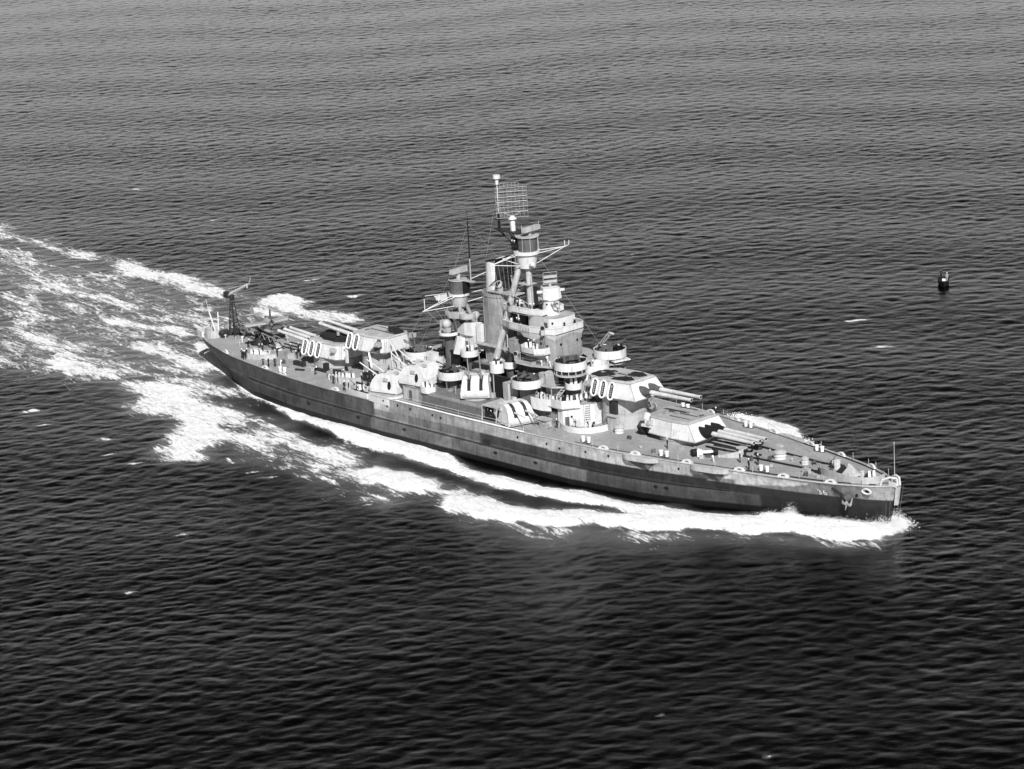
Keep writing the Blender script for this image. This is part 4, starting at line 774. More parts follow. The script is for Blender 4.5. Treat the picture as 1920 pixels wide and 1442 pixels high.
m = MB(); m.wall([(-9.6, -3.1), (-7.2, -3.6), (-5.6, -3.4), (-5.2, -1.6), (-5.2, 2)], 18.2, 20.4, .1, zt=[18.9, 20.5, 20.7, 20.5, 19.6]); m.wall([(-4.7, -3.0), (-3.6, -2.9), (-3.4, -1.5)], 17.2, 20.6, .1); m.box((-7.2, -1.4, 19.2), (2.2, 1.8, .9), mi=1); m.build('lookout_screen', [WHITE, DGREY], ship, smooth=0)
m = MB(); m.wall(arc(-8.4, -1.6, 1.5, -120, 60, 12), 20.9, 21.8, .08); m.tube((-8.4, -1.6, 19), (-8.4, -1.6, 21), .12); m.cyl((-8.4, -1.6), 1.45, 20.8, 20.92, seg=18); m.build('lookout_platform', LGREY, ship)
m = MB(); m.prism([(-11.4, -3.0), (-9.4, -4.6), (-7.6, -4.4), (-7.6, -3.2)], 14.6, 17.6, [(-10.2, -3.0), (-9.2, -3.6), (-7.8, -3.6), (-7.6, -3.2)]); m.build('flag_locker', WHITE, ship)
for a, b in (((-11.2, 1.6, 24.5), (-8.6, 6.0, 25.0)), ((-11, 1.4, 26.9), (-8.8, 5.5, 28.4)), ((-11.2, 1.2, 22.9), (-8.8, 5.4, 23.8))): MB().tube(a, b, .075, seg=5).build('aerial_spreader', WHITE, MM, smooth=0)
block('after_tower_house', [(-13.7, -2.2), (-9.9, -2.2), (-9.9, 2.2), (-13.7, 2.2)], 12.6, 17.6, GREY)
boxes('after_tower_gear', [(-12.6, -2.5, 19.6, 1.0, 1.2, 2.6), (-10.6, -1.6, 18.9, 1.5, 1.6, 2.4), (-13.4, -1.8, 15.2, .5, 1.6, 3.4)], MGREY)
MB().wall([(-13.9, -1.4), (-13.4, -2.5), (-11.6, -3.0), (-9.8, -2.4), (-9.6, -1)], 20.6, 21.8, .1).prism([(-13.7, -1.4), (-13.3, -2.4), (-11.6, -2.9), (-9.8, -2.3), (-9.7, 1.5), (-13.7, 1.5)], 20.5, 20.64).build('lookout_platform', LGREY, ship)
# stays
m = MB()
for a, b in (((6.4, 0, 34.5), (-12, 0, 27.3)), ((-.35, 0, 45.5), (-9, .3, 37.9)), ((6.6, 0, 34.6), (76, 0, 7.4)), ((-12.2, 0, 27.1), (-84, 0, 8)), ((3, -5.3, 32.7), (4.5, -5, 16.8)), ((4, -4.2, 33.2), (6, -5, 16.8))): m.tube(a, b, .018, seg=3)
m.build('rigging_stay', DGREY, ship, smooth=0)

# ---------------------------------------------------------------- small fittings crowding every deck
def fit(kind, x, y, z, a=0, s=1):
    if kind == 'ventilator': MB().cyl((0, 0), .16*s, 0, .8*s, seg=10).cyl((0, 0), .34*s, .75*s, 1.0*s, r2=.2*s, seg=12).build('ventilator', LGREY, ship, (x, y, z), a)
    elif kind == 'ready_locker': MB().box((0, 0, .4*s), (.9*s, .5*s, .8*s)).box((0, 0, .82*s), (1.0*s, .6*s, .07)).build('ready_locker', random.choice((WHITE, LGREY, GREY)), ship, (x, y, z), a, smooth=0)
    elif kind == 'cowl_vent': MB().tube((0, 0, 0), (0, 0, 1.1*s), .17*s).tube((0, 0, 1.1*s), (.35*s, 0, 1.35*s), .2*s, .34*s, seg=10).build('cowl_vent', WHITE, ship, (x, y, z), a)
    elif kind == 'hose_reel': MB().tube((0, -.25, .5), (0, .25, .5), .32*s, seg=12).box((0, -.3, .3), (.5, .05, .6)).box((0, .3, .3), (.5, .05, .6)).build('hose_reel', MGREY, ship, (x, y, z), a, smooth=0)
    elif kind == 'hatch': MB().box((0, 0, .12), (1.1*s, .9*s, .24)).box((.1, 0, .27), (.9*s, .8*s, .07)).build('hatch', GREY, ship, (x, y, z), a, smooth=0)
    elif kind == 'standpipe': MB().tube((0, 0, 0), (0, 0, 1.5*s), .06).tube((0, 0, 1.5*s), (.3, 0, 1.5*s), .08).build('standpipe', LGREY, ship, (x, y, z), a)
FK = ['ventilator', 'ready_locker', 'cowl_vent', 'hose_reel', 'hatch', 'standpipe']
zones = [(-16, 7, -11.9, -7.6, 9.48, 9, .9), (-21, -14, -6, -3, 12.65, 5, .8), (-13.5, 6.5, -6.6, -5.2, 11.63, 8, 1), (9, 19, -6.2, -4.9, 11.63, 5, 1), (9.5, 17.5, -6.6, -4.8, 16.62, 7, .8), (15.2, 20, -7.4, -4.6, 10.62, 6, .9), (11, 19.5, -7.9, -7.2, 7.12, 3, 1), (21, 25, -3.5, 3, 10.93, 5, .8), (-4, 7, -4.4, -3.2, 13.93, 6, 1), (4, 8, -3.2, 3, 24.42, 4, .7), (4.5, 9, -3.9, -3, 21.67, 4, .7), (-26, -22, -7.4, -4.6, 9.42, 4, .9), (-44, -27, -11, -6.5, 5.98, 9, .8), (-60, -54, -8.5, -4, 5.98, 5, .8), (-82, -74, -4, -1, 5.98, 6, .8), (-74, -60, 4, 8, 5.98, 6, 1), (50, 58, -8.5, -4, 7.16, 7, .7), (60, 75, -5, 5, 7.16, 8, .6), (35, 48, -10.5, -6.5, 7.14, 3, .5), (35, 52, 6, 9, 7.14, 5, .8), (-8.6, -5.8, -2, 2, 18.25, 3, .8), (76, 82, -1.6, 2, 7.14, 4, .7)]
for (x0, x1, y0, y1, z, n_, s_) in zones:
    for i in range(n_): fit(random.choice(FK), random.uniform(x0, x1), random.uniform(y0, y1), z, random.uniform(0, 3), s_*random.uniform(.8, 1.25))
boxes('flag_bag', [(8.4, -3.2, 25.0, 1.4, .5, .9), (4.6, -4.0, 22.1, 1.6, .5, .9)], GREY)
boxes('chart_house', [(10.4, -1.8, 19.0, 2.4, 5.4, 1.0), (6.9, -4.4, 18.6, 1.6, 1.6, 2.6), (12.6, -5.4, 12.6, 3.4, 1.6, 2.0), (2.0, -5.8, 12.6, 1.8, 1.4, 1.9), (-1.6, -5.9, 12.4, 2.0, 1.2, 1.5)], GREY)
boxes('dark_block', [(16.8, -7.7, 8.6, 3.2, .5, 2.6), (11.4, -6.9, 11.2, 2.6, 1.0, 2.8), (-7.0, -7.6, 10.4, 4.0, .8, 1.6), (-12.6, -4.5, 10.6, 1.2, 3.6, 2.2), (18.2, -4.7, 15.0, 2.4, .8, 2.2)], BLACK)  # plain black blocks set under the platforms and along the house walls
for x, y, z, a in ((14.6, -4.9, 21.7, -.9), (5.4, -3.8, 24.45, -1.6), (9.2, -6.5, 16.65, -1.2), (-8.2, -3.0, 18.25, -1.6)):
    l = MB().box((0, 0, .5), (.5, .6, 1.0)).tube((-.3, 0, 1.3), (.3, 0, 1.35), .42, .45, seg=14).build('signal_searchlight', LGREY, ship, (x, y, z), a); MB().tube((.3, 0, 1.35), (.33, 0, 1.35), .38, seg=14).build('lens', GLASS, l)
# watertight doors, pipes and ladders on the house walls
for x, y, z, a in [(-12.6, -12.72, 7.3, 0), (-4, -7.3, 9.7, 0), (12.5, -4.38, 13.9, 0), (12.2, -4.4, 16.7, 0), (-18, -6.86, 9.6, 0), (22.8, -7.95, 7.25, .86), (9.2, -8.2, 7.2, 0), (13.6, -3.14, 21.7, 0), (-7.4, -3.06, 15.2, 0), (18, -8.05, 7.2, 0)]:
    MB().prism([(-.38, -.04), (.38, -.04), (.38, .04), (-.38, .04)], 0, 1.75).build('door', MGREY, ship, (x, y, z), a, smooth=0)
for x, y, z0, z1 in [(-10, -12.75, 7.2, 9.4), (2, -12.98, 7.2, 9.4), (9.8, -4.45, 14, 16.4), (14.2, -4.42, 16.6, 21.2), (-15.5, -6.9, 9.5, 12.4), (-20.5, -6.9, 9.5, 12.4), (11.8, -4.4, 16.6, 20.2), (-.9, -3.15, 12, 26), (-2.4, -2.95, 12, 26), (7.4, -3.7, 16.7, 21.3)]:
    MB().tube((x, y, z0), (x, y, z1), .07, seg=6).build('pipe', GREY, ship)
m = MB()      # signal halyards
for i in range(6): m.tube((lerp(3.2, 5.8, i/5), lerp(-5.2, -2.2, i/5), lerp(32.9, 34.3, i/5)), (lerp(4.2, 7.4, i/5), -4.2, 24.4), .022, seg=3)
for i in range(4): m.tube((lerp(-14.6, -12.4, i/3), lerp(-6.0, -2.2, i/3), lerp(22.3, 24.2, i/3)), (lerp(-11.8, -9, i/3), -3.6, 18.3), .022, seg=3)
for a, b in (((-.35, 0, 45), (6.2, -1.4, 35)), ((-.35, 0, 45), (-3, -1.2, 32.5)), ((-9, .3, 37.9), (-1.5, 0, 32.9)), ((-9, .3, 37.9), (-12.2, -1.6, 27.2)), ((-9, .3, 36), (-18.5, -5, 14.2)), ((6.4, 1.8, 34.6), (22, 4, 16.6)), ((-14.9, -6.6, 22.1), (-22, -6.5, 12.7))): m.tube(a, b, .022, seg=3)
m.build('halyard', LGREY, ship, smooth=0)
# ================================================================ TWIN DUAL-PURPOSE MOUNTS
def mount(x, y, z, az, el, label=None, mirror=1, base=None):
    prof = [(-2.9, 0), (-2.9, 1.2), (-2.3, 2.9), (-1.5, 3.15), (.5, 3.2), (1.5, 2.75), (2.15, 1.9), (2.6, .75), (2.45, 0)]
    m = MB(); V = []
    for sy in (-1, 1):
        for (px, pz) in prof: V.append((px, sy*(2.3-.32*max(0, pz-.7)/2.4), pz))
    n = len(prof); F = [(i, (i+1) % n, n+(i+1) % n, n+i) for i in range(n)]+[tuple(range(n)), tuple(range(n, 2*n))[::-1]]
    m.add(V, F); r = m.build('secondary_gun_mount', WHITE, ship, (x, y, z), az, smooth=0, label=label); r.scale = (1.13, 1.13, 1.08)
    s_ = MB(); q_ = [(.1, 3.22), (.75, 3.13), (1.5, 2.78), (2.17, 1.92), (2.42, 1.25)]
    for yy in (-.95, .95):
        for (a, b) in zip(q_, q_[1:]):
            V = []
            for (px, pz) in (a, b):
                for dy in (-.27, .27): V += [(px+.02, yy+dy, pz+.02)]
                for dy in (.27, -.27): V += [(px-.12, yy+dy, pz-.1)]
            s_.add(V, [(0, 1, 2, 3), (4, 7, 6, 5), (0, 4, 5, 1), (1, 5, 6, 2), (2, 6, 7, 3), (3, 7, 4, 0)])
    s_.build('gun_port', DGREY if el < .8 else BLACK, r, smooth=0)
    for yy in (-.95, .95):
        d = Vector((math.cos(el), 0, math.sin(el))); p = Vector((.9, yy, 2.0)); b = MB(); b.tube(p, p+d*2.3, .17, .15, seg=10).tube(p+d*2.3, p+d*5.0, .12, .10, seg=10); b.build('gun_barrel', GUNM if el < .8 else GREY, r)
    d = MB()
    for sy in (-1, 1):
        V = [(-1.3+.34*math.cos(t)*1.0, sy*(2.3-.32*max(0, 1.35+.72*math.sin(t)-.7)/2.4+.02), 1.35+.72*math.sin(t)) for t in [i*math.pi/8 for i in range(16)]]
        V2 = [(a, b-sy*.12, c) for a, b, c in V]; d.add(V+V2, [tuple(range(16)), tuple(range(16, 32))]+[(i, (i+1) % 16, 16+(i+1) % 16, 16+i) for i in range(16)])
    d.build('door', BLACK, r, smooth=0)
    k = MB(); k.box((-1.9, .9, 3.25), (.7, .7, .35)); k.box((-.6, 2.15, 2.3), (.9, .35, .5)); k.box((-.6, -2.15, 2.3), (.9, .35, .5)); k.tube((2.62, -2.0, .3), (2.62, 2.0, .3), .05, seg=4)
    k.path([(-1.2, -1.7, 3.15), (-1.2, -1.7, 3.9), (-.3, -1.7, 3.9), (-.3, -1.7, 3.15)], .06, seg=4); k.build('sight_hood', LGREY, r, smooth=0)
    MB().cyl((0, 0), 1.9, -.22, -.01, seg=24).build('training_ring', BLACK, r)
    return r
# base platforms of the raised mounts
for s in (-1, 1):
    MB().cyl((1.7, s*9.6), 2.7, 9.3, 9.7, seg=28).cyl((-13.6, s*9.5), 2.6, 9.3, 9.55, seg=28).build('gun_platform', LGREY, ship)
mount(13.0, -11.2, 7.36, -.30, .03, 'low twin gun mount beside the bridge, guns pointing ahead')
mount(1.5, -9.3, 9.93, -.87, 1.3, 'raised twin gun mount amidships facing outboard with upright barrels')
mount(-13.6, -9.4, 9.78, math.pi+.10, .55, 'raised twin gun mount aft of amidships, guns pointing astern')
mount(-20.3, -10.7, 7.57, math.pi+.22, .50, 'low after twin gun mount, guns raised and pointing astern')
mount(13.0, 11.4, 7.36, 0.0, .1); mount(1.5, 9.3, 9.93, .6, .3); mount(-13.6, 9.4, 9.78, math.pi-.1, .4); mount(-20.3, 10.7, 7.57, math.pi-.3, .3)

# ---------------------------------------------------------------- 20 mm guns with white twin shields
lg0 = [None]
def light_gun(x, y, z, rz, el=.9):
    if lg0[0] is None:
        m = MB(); m.cyl((0, 0), .3, 0, .9, r2=.16, seg=8); d = Vector((math.cos(el), 0, math.sin(el))); p = Vector((0, 0, 1.25)); m.tube(p-d*.7, p+d*.5, .1); m.tube(p+d*.5, p+d*1.6, .04)
        g = m.build('light_gun', DGREY, ship, smooth=0)
        sh = MB()
        for yy in (-.38, .38): sh.prism([(.22, yy-.27), (.27, yy-.27), (.27, yy+.27), (.22, yy+.27)], .7, 1.75, [(.05, yy-.2), (.10, yy-.2), (.10, yy+.2), (.05, yy+.2)])
        sh.build('shield', WHITE, g, smooth=0); lg0[0] = g; g.location = (x, y, z); g.rotation_euler = (0, 0, rz); return
    dup(lg0[0], ship, (x, y, z), rz)
for (x, y, z, a) in [(15.8, -8.0, 10.6, -1.0), (17.2, -8.1, 10.6, -.6), (18.7, -7.9, 10.6, -1.2), (20.0, -8.0, 10.6, -.7), (21.3, -7.8, 10.6, -1.0), (22.6, -6.9, 10.95, -.6), (23.4, -5.6, 10.95, -.9), (24.2, -3.6, 10.95, -.6),
                      (22.2, -5.4, 13.6, -.7), (22.0, 5.4, 13.6, .7), (22.3, -1.0, 15.65, -.3), (12.0, -5.9, 18.62, -1.2), (14.0, -5.8, 18.62, -1.0), (-5.7, -4.0, 14.9, -1.4), (-9.2, -12.0, 9.3, -1.4), (-8.0, -12.0, 9.3, -1.2), (3.6, -6.0, 13.8, -1.0),
                      (-27.2, -12.0, 5.95, -1.2), (-25.6, -12.1, 5.95, -.9), (-29.0, -12.0, 5.95, -1.4), (-37.6, -8.7, 5.95, -.9), (-36.0, -8.4, 5.95, -1.3), (-34.6, -8.0, 5.95, -1.0), (-64.5, -7.6, 5.95, -1.5), (-62.9, -7.2, 5.95, -1.2), (-61.5, -6.3, 5.95, -1.0),
                      (25.0, -8.3, 7.15, -1.0), (27.4, -7.6, 7.15, -.6), (74.8, .6, 7.15, 0), (84.2, -.6, 7.15, -.3), (25, 8.3, 7.15, 1), (27.4, 7.6, 7.15, .6), (-27, 12, 5.95, 1.2), (-37, 8.7, 5.95, 1.2)]: light_gun(x+random.uniform(-.2, .2), y+random.uniform(-.2, .2), z, a+random.uniform(-.9, .9))
def gallery(pts, z0, z1, mat=LGREY, name='gun_bulwark'): return MB().wall(pts, z0, z1, .13).build(name, mat, ship)
for s in (-1, 1):
    f = lambda P: [(x, -s*y if s > 0 else y) for x, y in P]
    gallery([(x, y if s < 0 else -y) for x, y in [(-31.0, -11.6), (-30.6, -13.0), (-29.6, -13.7), (-23.4, -13.9), (-22.3, -13.0)]], 5.85, 6.9, WHITE)
    gallery([(x, y if s < 0 else -y) for x, y in [(-42.2, -7.2), (-41.8, -8.2), (-38.6, -9.5), (-36.9, -9.9)]], 5.85, 6.85)
    gallery([(x, y if s < 0 else -y) for x, y in [(-36.6, -9.8), (-36.0, -10.1), (-32.6, -8.6), (-32.2, -7.4)]], 5.85, 7.2)
    gallery([(x, y if s < 0 else -y) for x, y in [(-66.2, -8.2), (-65.0, -8.8), (-61.2, -7.6), (-59.9, -5.6)]], 5.85, 7.0)
boxes('gun_shelter', [(-64.6, -6.9, 6.9, 1.6, 1.0, 1.5, .3), (-62.4, -5.9, 6.7, 1.3, 1.3, 1.2, .5)], WHITE)
# ---------------------------------------------------------------- deck fittings
def bollards(lst):
    for x, y, z in lst:
        m = MB(); m.box((x, y, z+.05), (2.0, .6, .1), -.1 if y < 0 else .1, mi=1)
        for k in (-.62, .62): m.cyl((x+k, y+(.08 if y < 0 else -.08)*k), .27, z+.1, z+.95, r2=.31, seg=12); m.cyl((x+k, y+(.08 if y < 0 else -.08)*k), .38, z+.9, z+1.0, seg=12)
        m.build('bollard', [CAPM, MGREY], ship)
bl = []
for x in (31.7, 48.1, 67.0): bl += [(x, -(Bf(x)-1.6), 7.1), (x, Bf(x)-1.6, 7.1)]
for x in (-51.5,): bl += [(x, -(Bf(x)-1.3), 5.9), (x, Bf(x)-1.3, 5.9)]
bollards(bl)
def chock(x, s, z):
    m = MB(); y = s*(Bf(x)-.35); rz = math.atan2(s*(Bf(x+1)-Bf(x-1)), 2)
    V = [(.95*math.cos(t), .62*max(0, math.sin(t))**.8) for t in [i*math.pi/10 for i in range(11)]]; W2_ = [(.45*math.cos(t), .08+.3*math.sin(t)) for t in [i*math.pi/10 for i in range(11)]]
    VV = []
    for yy in (-.16, .16): VV += [(a, yy, b) for a, b in V]+[(a, yy, b) for a, b in W2_]
    n = 11; F = []
    for o_, r_ in ((0, 1), (22, -1)):
        F += [(o_+i, o_+i+1, o_+n+i+1, o_+n+i)[::r_] for i in range(10)]
    F += [(i, i+1, 22+i+1, 22+i) for i in range(10)]+[(n+i, n+i+1, 33+i+1, 33+i) for i in range(10)]
    m.add(VV, F); m.box((0, 0, .04), (2.1, .6, .08)); m.build('mooring_chock', WHITE, ship, (x, y, z), rz)
for x in (36.8, 43.4, 53.6, 63.4, 71.4, 79.5):
    for s in (-1, 1): chock(x, s, 7.12)
for x in (-72.5, -56.5, -50.0, -33.0):
    for s in (-1, 1): chock(x, s, 5.93)
for s in (-1, 1):      # guard rails along the deck edge
    P = [(x, s*(Bf(x)-.12), 7.1) for x in (-15, -10, -4, 2, 8, 14, 18.5)]; rail(P, 1.05, r=.04, name='deck_edge_rail', mat=WHITE, step=3.2)
    MB().path([(x, y, z-.0) for x, y, z in P], .14, seg=4).build('edge_coaming', CAPM, ship)
    m = MB()
    for x in (22, 28, 34.5, 40, 52, 59, 66, 74.3, 78.5, 80.5, 84.5): m.tube((x, s*(Bf(x)-.15), 7.1), (x, s*(Bf(x)-.15), 8.3), .045, seg=4)
    for x in range(-84, -32, 5): m.tube((x, s*(Bf(x)-.15), 5.9), (x, s*(Bf(x)-.15), 6.9), .035, seg=4)
    m.build('stanchion', LGREY, ship, smooth=0)
    m = MB(); m.path([(x, s*(Bf(x)-.75), 7.2) for x in range(62, 87, 3)], .09, seg=4); m.build('fire_main', DGREY, ship)
# capstans, windlass, vents, chain cables
def drum(x, y, z, r, h, rt, mat=WHITE, name='capstan', capm=LGREY):
    o = MB().cyl((x, y), r, z, z+h, r2=r*.95, seg=22).cyl((x, y), r*1.08, z+h*.45, z+h*.55, seg=22).build(name, mat, ship)
    MB().cyl((x, y), rt, z+h+.01, z+h+.22, r2=rt*.95, seg=22).cyl((x, y), rt*.93, z+h+.22, z+h+.5, r2=rt*.35, seg=22).build('cover', capm, o); return o
drum(64.4, 0, 7.15, 1.0, 1.0, 1.12); drum(69.8, 0, 7.15, .62, .85, .68); drum(32.3, -4.9, 7.1, .8, .95, .92, name='ventilator'); drum(32.3, 4.9, 7.1, .8, .95, .92, name='ventilator')
for s in (-1, 1): 
    m = MB(); m.cyl((57.8, s*2.0), .8, 7.1, 7.9, r2=.6, seg=20).cyl((57.8, s*2.0), 1.0, 7.95, 8.25, seg=22); m.build('windlass', DGREY, ship)
    MB().cyl((57.8, s*2.0), .98, 8.26, 8.34, seg=22).build('windlass_cap', LGREY, ship)
    m = MB(); pts = [(57.6, s*2.9), (60, s*2.7), (64, s*2.4), (68, s*2.2), (72, s*1.9), (74.6, s*2.4)]; nseg = 110
    for i in range(nseg):
        t = i/(nseg-1)*(len(pts)-1); k = min(int(t), len(pts)-2); a, b = pts[k], pts[k+1]; f_ = t-k; x, y = lerp(a[0], b[0], f_), lerp(a[1], b[1], f_)
        m.box((x, y, 7.30), (.24, .3 if i % 2 else .12, .12 if i % 2 else .3), math.atan2(b[1]-a[1], b[0]-a[0]))
    m.build('anchor_chain', CHAINM, ship, smooth=0)
    m = MB(); m.tube((73.9, s*2.2, 7.2), (75.4, s*2.5, 7.25), .35).tube((50.3, s*2.6, 7.4), (54.8, s*2.4, 7.4), .14); m.build('chain_stopper', CHAINM, ship)
for i in range(12): a = random.uniform(0, 6.3); k = random.uniform(.9, 2.2); MB().box((58.6+k*1.3*math.cos(a), -.9+k*math.sin(a)*.9, 7.3), (random.uniform(.2, .8), .2, random.uniform(.15, .5)), a).build('loose_chain', CHAINM, ship, smooth=0)
m = MB(); m.cyl((54.2, -5.9), .8, 7.1, 7.2, seg=14); m.build('deck_plate', MGREY, ship)
m = MB()      # cable reel with black drums
m.tube((51.9, -7.8, 7.75), (52.3, -7.0, 7.75), .62, .62, seg=16).tube((54.4, -5.4, 7.75), (54.7, -4.7, 7.75), .58, .58, seg=16); m.build('cable_reel', BLACK, ship)
m = MB(); m.box((53.0, -7.1, 7.7), (.9, 1.1, 1.1), .9); m.box((53.9, -5.9, 7.9), (2.2, .5, .3), .9); m.tube((53.2, -7.2, 8.3), (53.2, -7.2, 7.1), .1); m.build('reel_stand', CAPM, ship)
m = MB(); m.wall([(55.7, -5.6), (57.4, -4.6), (58.4, -3.6), (58.9, -2.8)], 7.1, 8.1, .3, zt=[7.5, 7.8, 8.1, 8.6]); m.build('wave_screen', LGREY, ship)
boxes('paravane_rail', [(54.6, -2.2, 7.3, 6.4, .16, .2, .1), (54.4, -.8, 7.3, 7.4, .16, .22, .08), (53.9, 1.4, 7.3, 6.0, .16, .2)], DGREY)
boxes('deck_hatch', [(59.9, 5.0, 7.3, 1.2, .8, .35), (66.5, 2.2, 7.2, 2.2, .15, .16), (73.0, -3.4, 7.5, 1.2, .8, .8), (75.5, -4.2, 7.3, 1.6, .5, .4, -.2), (47.4, -5.7, 7.35, .9, .6, .5), (-47.6, -7.2, 6.3, 1.4, 1.0, .7), (-57.6, -3.4, 6.35, 1.6, 1.2, .9, .3)], LGREY)
boxes('dark_deck_gear', [(-52.4, -6.0, 6.35, 3.0, .8, .8), (-46.0, -6.4, 6.3, 5.2, .4, .5), (-44.9, -5.6, 6.8, .8, .9, 1.4), (-49.6, -8.3, 6.1, 2.0, .4, .25, .35), (-41.0, -6.2, 6.5, 1.6, .5, 1.0, .4), (-32.6, -4.9, 6.8, 1.8, 2.2, 1.6), (-29.6, -8.8, 6.4, 6.0, .3, .3, -.06), (36.2, 4.6, 7.4, 5.5, .3, .3), (36.2, -1.8, 7.6, 1.6, 3.4, .8), (18.8, -9.9, 7.6, .6, .9, .9)], DGREY)
m = MB(); m.box((19.5, -10.3, 7.4), (1.6, 1.0, .7)); m.box((22.2, -10.3, 7.25), (.8, .5, .3)); m.build('canvas_bundle', GREY, ship, smooth=0)
# dark blast hood / stowage under the overhang of the foremost turret
m = MB()
for i in range(9): m.ball((36.8+random.uniform(-.7, .9), -3.5+random.uniform(-.7, .8), 8.3+random.uniform(-.5, .9)), random.uniform(.45, .8), seg=8, rings=5, jit=.2)
m.build('stowed_canvas', DGREY, ship, smooth=0)
m = MB(); m.ball((37.5, -3.3, 10.3), .8, 1.2, jit=.1).ball((38.4, -4.2, 9.9), .55, 1, jit=.1).box((38.6, -4.6, 9.4), (2.0, .5, .4), .1); m.build('turret_stowage', WHITE, ship)
# aft derricks and booms by the second mast
m = MB(); m.tube((-24.6, -6.6, 15.0), (-18.4, -8.6, 11.2), .13, seg=6).tube((-24.6, -5.8, 15.1), (-17.0, -7.6, 10.6), .08, seg=5).tube((-24.7, -6.3, 6), (-24.7, -6.3, 15.2), .12, seg=6); m.build('derrick_boom', WHITE, ship)
# boat crane on the far side in front of the bridge
m = MB(); a, b = Vector((10.3, 12.0, 14.6)), Vector((14.2, 12.1, 18.4)); u = (b-a).normalized(); sd1 = u.cross(Vector((.6, -.7, .2))).normalized()*.27
m.tube(a+sd1, b+sd1, .11, seg=5).tube(a-sd1, b-sd1, .11, seg=5)
for i in range(13): p = a.lerp(b, i/12); q_ = a.lerp(b, min(1, (i+1)/12)); m.tube(p+sd1, q_-sd1, .06, seg=4)
m.tube(b, b+Vector((.5, .4, -.25)), .25, .2); bc = m.build('boat_crane', LGREY, ship, smooth=0)
MB().tube((9.8, 12.0, 7), (10.0, 12.0, 14.6), .5, .35, seg=12).box((10.1, 12.0, 14.3), (1.1, 1.1, 1.2)).build('crane_post', DGREY, bc)
MB().prism([(16.4, 5.0), (24, 3.0), (24.8, 6.2), (17, 8.6)], 16.4, 16.6).build('far_gun_platform', WHITE, ship)
# ---------------------------------------------------------------- stern: catapult, crane, tubs, ensign staff
m = MB(); P0, P1 = Vector((-83.2, 3.0, 7.5)), Vector((-63.8, -1.8, 7.5)); d = (P1-P0).normalized(); nn = Vector((-d.y, d.x, 0)); L_ = (P1-P0).length
for s in (-.6, .6):
    for dz in (0, 1.15): m.tube(P0+nn*s+Vector((0, 0, dz)), P1+nn*s+Vector((0, 0, dz)), .11, seg=4, mi=(1 if dz else 0))
    for i in range(16):
        a = P0+d*(L_*i/16)+nn*s; b = P0+d*(L_*(i+1)/16)+nn*s; up_ = Vector((0, 0, 1.15)); m.tube(a+(up_ if i % 2 else Vector()), b+(Vector() if i % 2 else up_), .08, seg=4, mi=1)
for i in range(17): a = P0+d*(L_*i/16); m.tube(a+nn*.6+Vector((0, 0, 1.15)), a-nn*.6+Vector((0, 0, 1.15)), .08, seg=4)
cat = m.build('aircraft_catapult', [DGREY, GREY], ship, smooth=0)
pc = P0+d*11.5; MB().cyl((pc.x, pc.y), 1.5, 5.95, 7.45, r2=1.1, seg=20).cyl((pc.x, pc.y), 2.1, 5.95, 6.2, seg=24).build('turntable', DGREY, cat)
m = MB(); bx_, by_ = -81.6, 1.2
for sx in (-.9, .9):
    for sy in (-.8, .8): m.tube((bx_+sx, by_+sy, 5.9), (bx_+sx*.25, by_+sy*.25, 14.2), .11, seg=5)
for k in range(6):
    z0, z1 = 6+1.35*k, 7.35+1.35*k; f0, f1 = 1-.75*(z0-5.9)/8.3, 1-.75*(z1-5.9)/8.3; c4 = [(-.9, -.8), (.9, -.8), (.9, .8), (-.9, .8)]
    for i in range(4): a, b = c4[i], c4[(i+1) % 4]; m.tube((bx_+a[0]*f0, by_+a[1]*f0, z0), (bx_+b[0]*f1, by_+b[1]*f1, z1), .06, seg=4); m.tube((bx_+a[0]*f1, by_+a[1]*f1, z1), (bx_+b[0]*f1, by_+b[1]*f1, z1), .05, seg=4)
m.cyl((bx_, by_), .5, 13.8, 14.6, seg=12); m.box((bx_-.8, by_-.6, 14.5), (1.2, .8, 1.2)); cr_ = m.build('stern_crane', DGREY, ship, smooth=0)
m = MB(); a, b = Vector((bx_-.6, by_-.4, 14.3)), Vector((bx_+4.2, by_+1.4, 17.0)); m.tube(a, b, .42, .16, seg=4); m.tube(a+Vector((0, 0, 1.3)), b, .05, seg=4); m.tube(b, b+Vector((.4, .1, 1.2)), .12, seg=5); m.tube(b+Vector((-.5, -.2, 0)), b+Vector((-.5, -.2, -.9)), .16); m.build('crane_jib', LGREY, cr_, smooth=0)
m = MB(); m.wall(arc(-84.6, -1.6, 1.9, 100, 380, 20), 5.95, 7.6, .12).cyl((-84.6, -1.6), 1.2, 6.0, 6.9, seg=16); m.build('stern_gun_tub', LGREY, ship)
m = MB(); m.wall(arc(-84.6, 3.0, 1.7, 0, 360, 22)[:-1], 5.95, 7.4, .12, closed=True); m.build('stern_gun_tub', LGREY, ship)
MB().prism([(-88.9, -2.6), (-86.2, -3.6), (-86.0, -3.2), (-88.4, -2.1), (-89.0, 0), (-88.5, 2.4), (-88.9, 2.6), (-89.6, 0)], 5.6, 7.1).build('stern_bulwark', WHITE, ship)
m = MB(); m.tube((-84.4, -1.4, 6.9), (-85.6, -1.8, 11.2), .22, .12).tube((-84.0, -1.0, 6.9), (-85.3, .2, 10.6), .16, .1).tube((-85.6, -1.8, 11.2), (-86.0, -2.0, 13.6), .04); m.tube((-84.2, 3, 7), (-85, 4, 9.5), .16, .1); m.build('stern_gun_barrel', WHITE, ship)
m = MB()
for i in range(16): m.ball((-82.6+random.uniform(-1.6, 1.6), 0+random.uniform(-2, 2), 6.4+random.uniform(-.2, .8)), random.uniform(.3, .6), seg=7, rings=5, jit=.25)
m.build('stern_stowage', DGREY, ship, smooth=0)
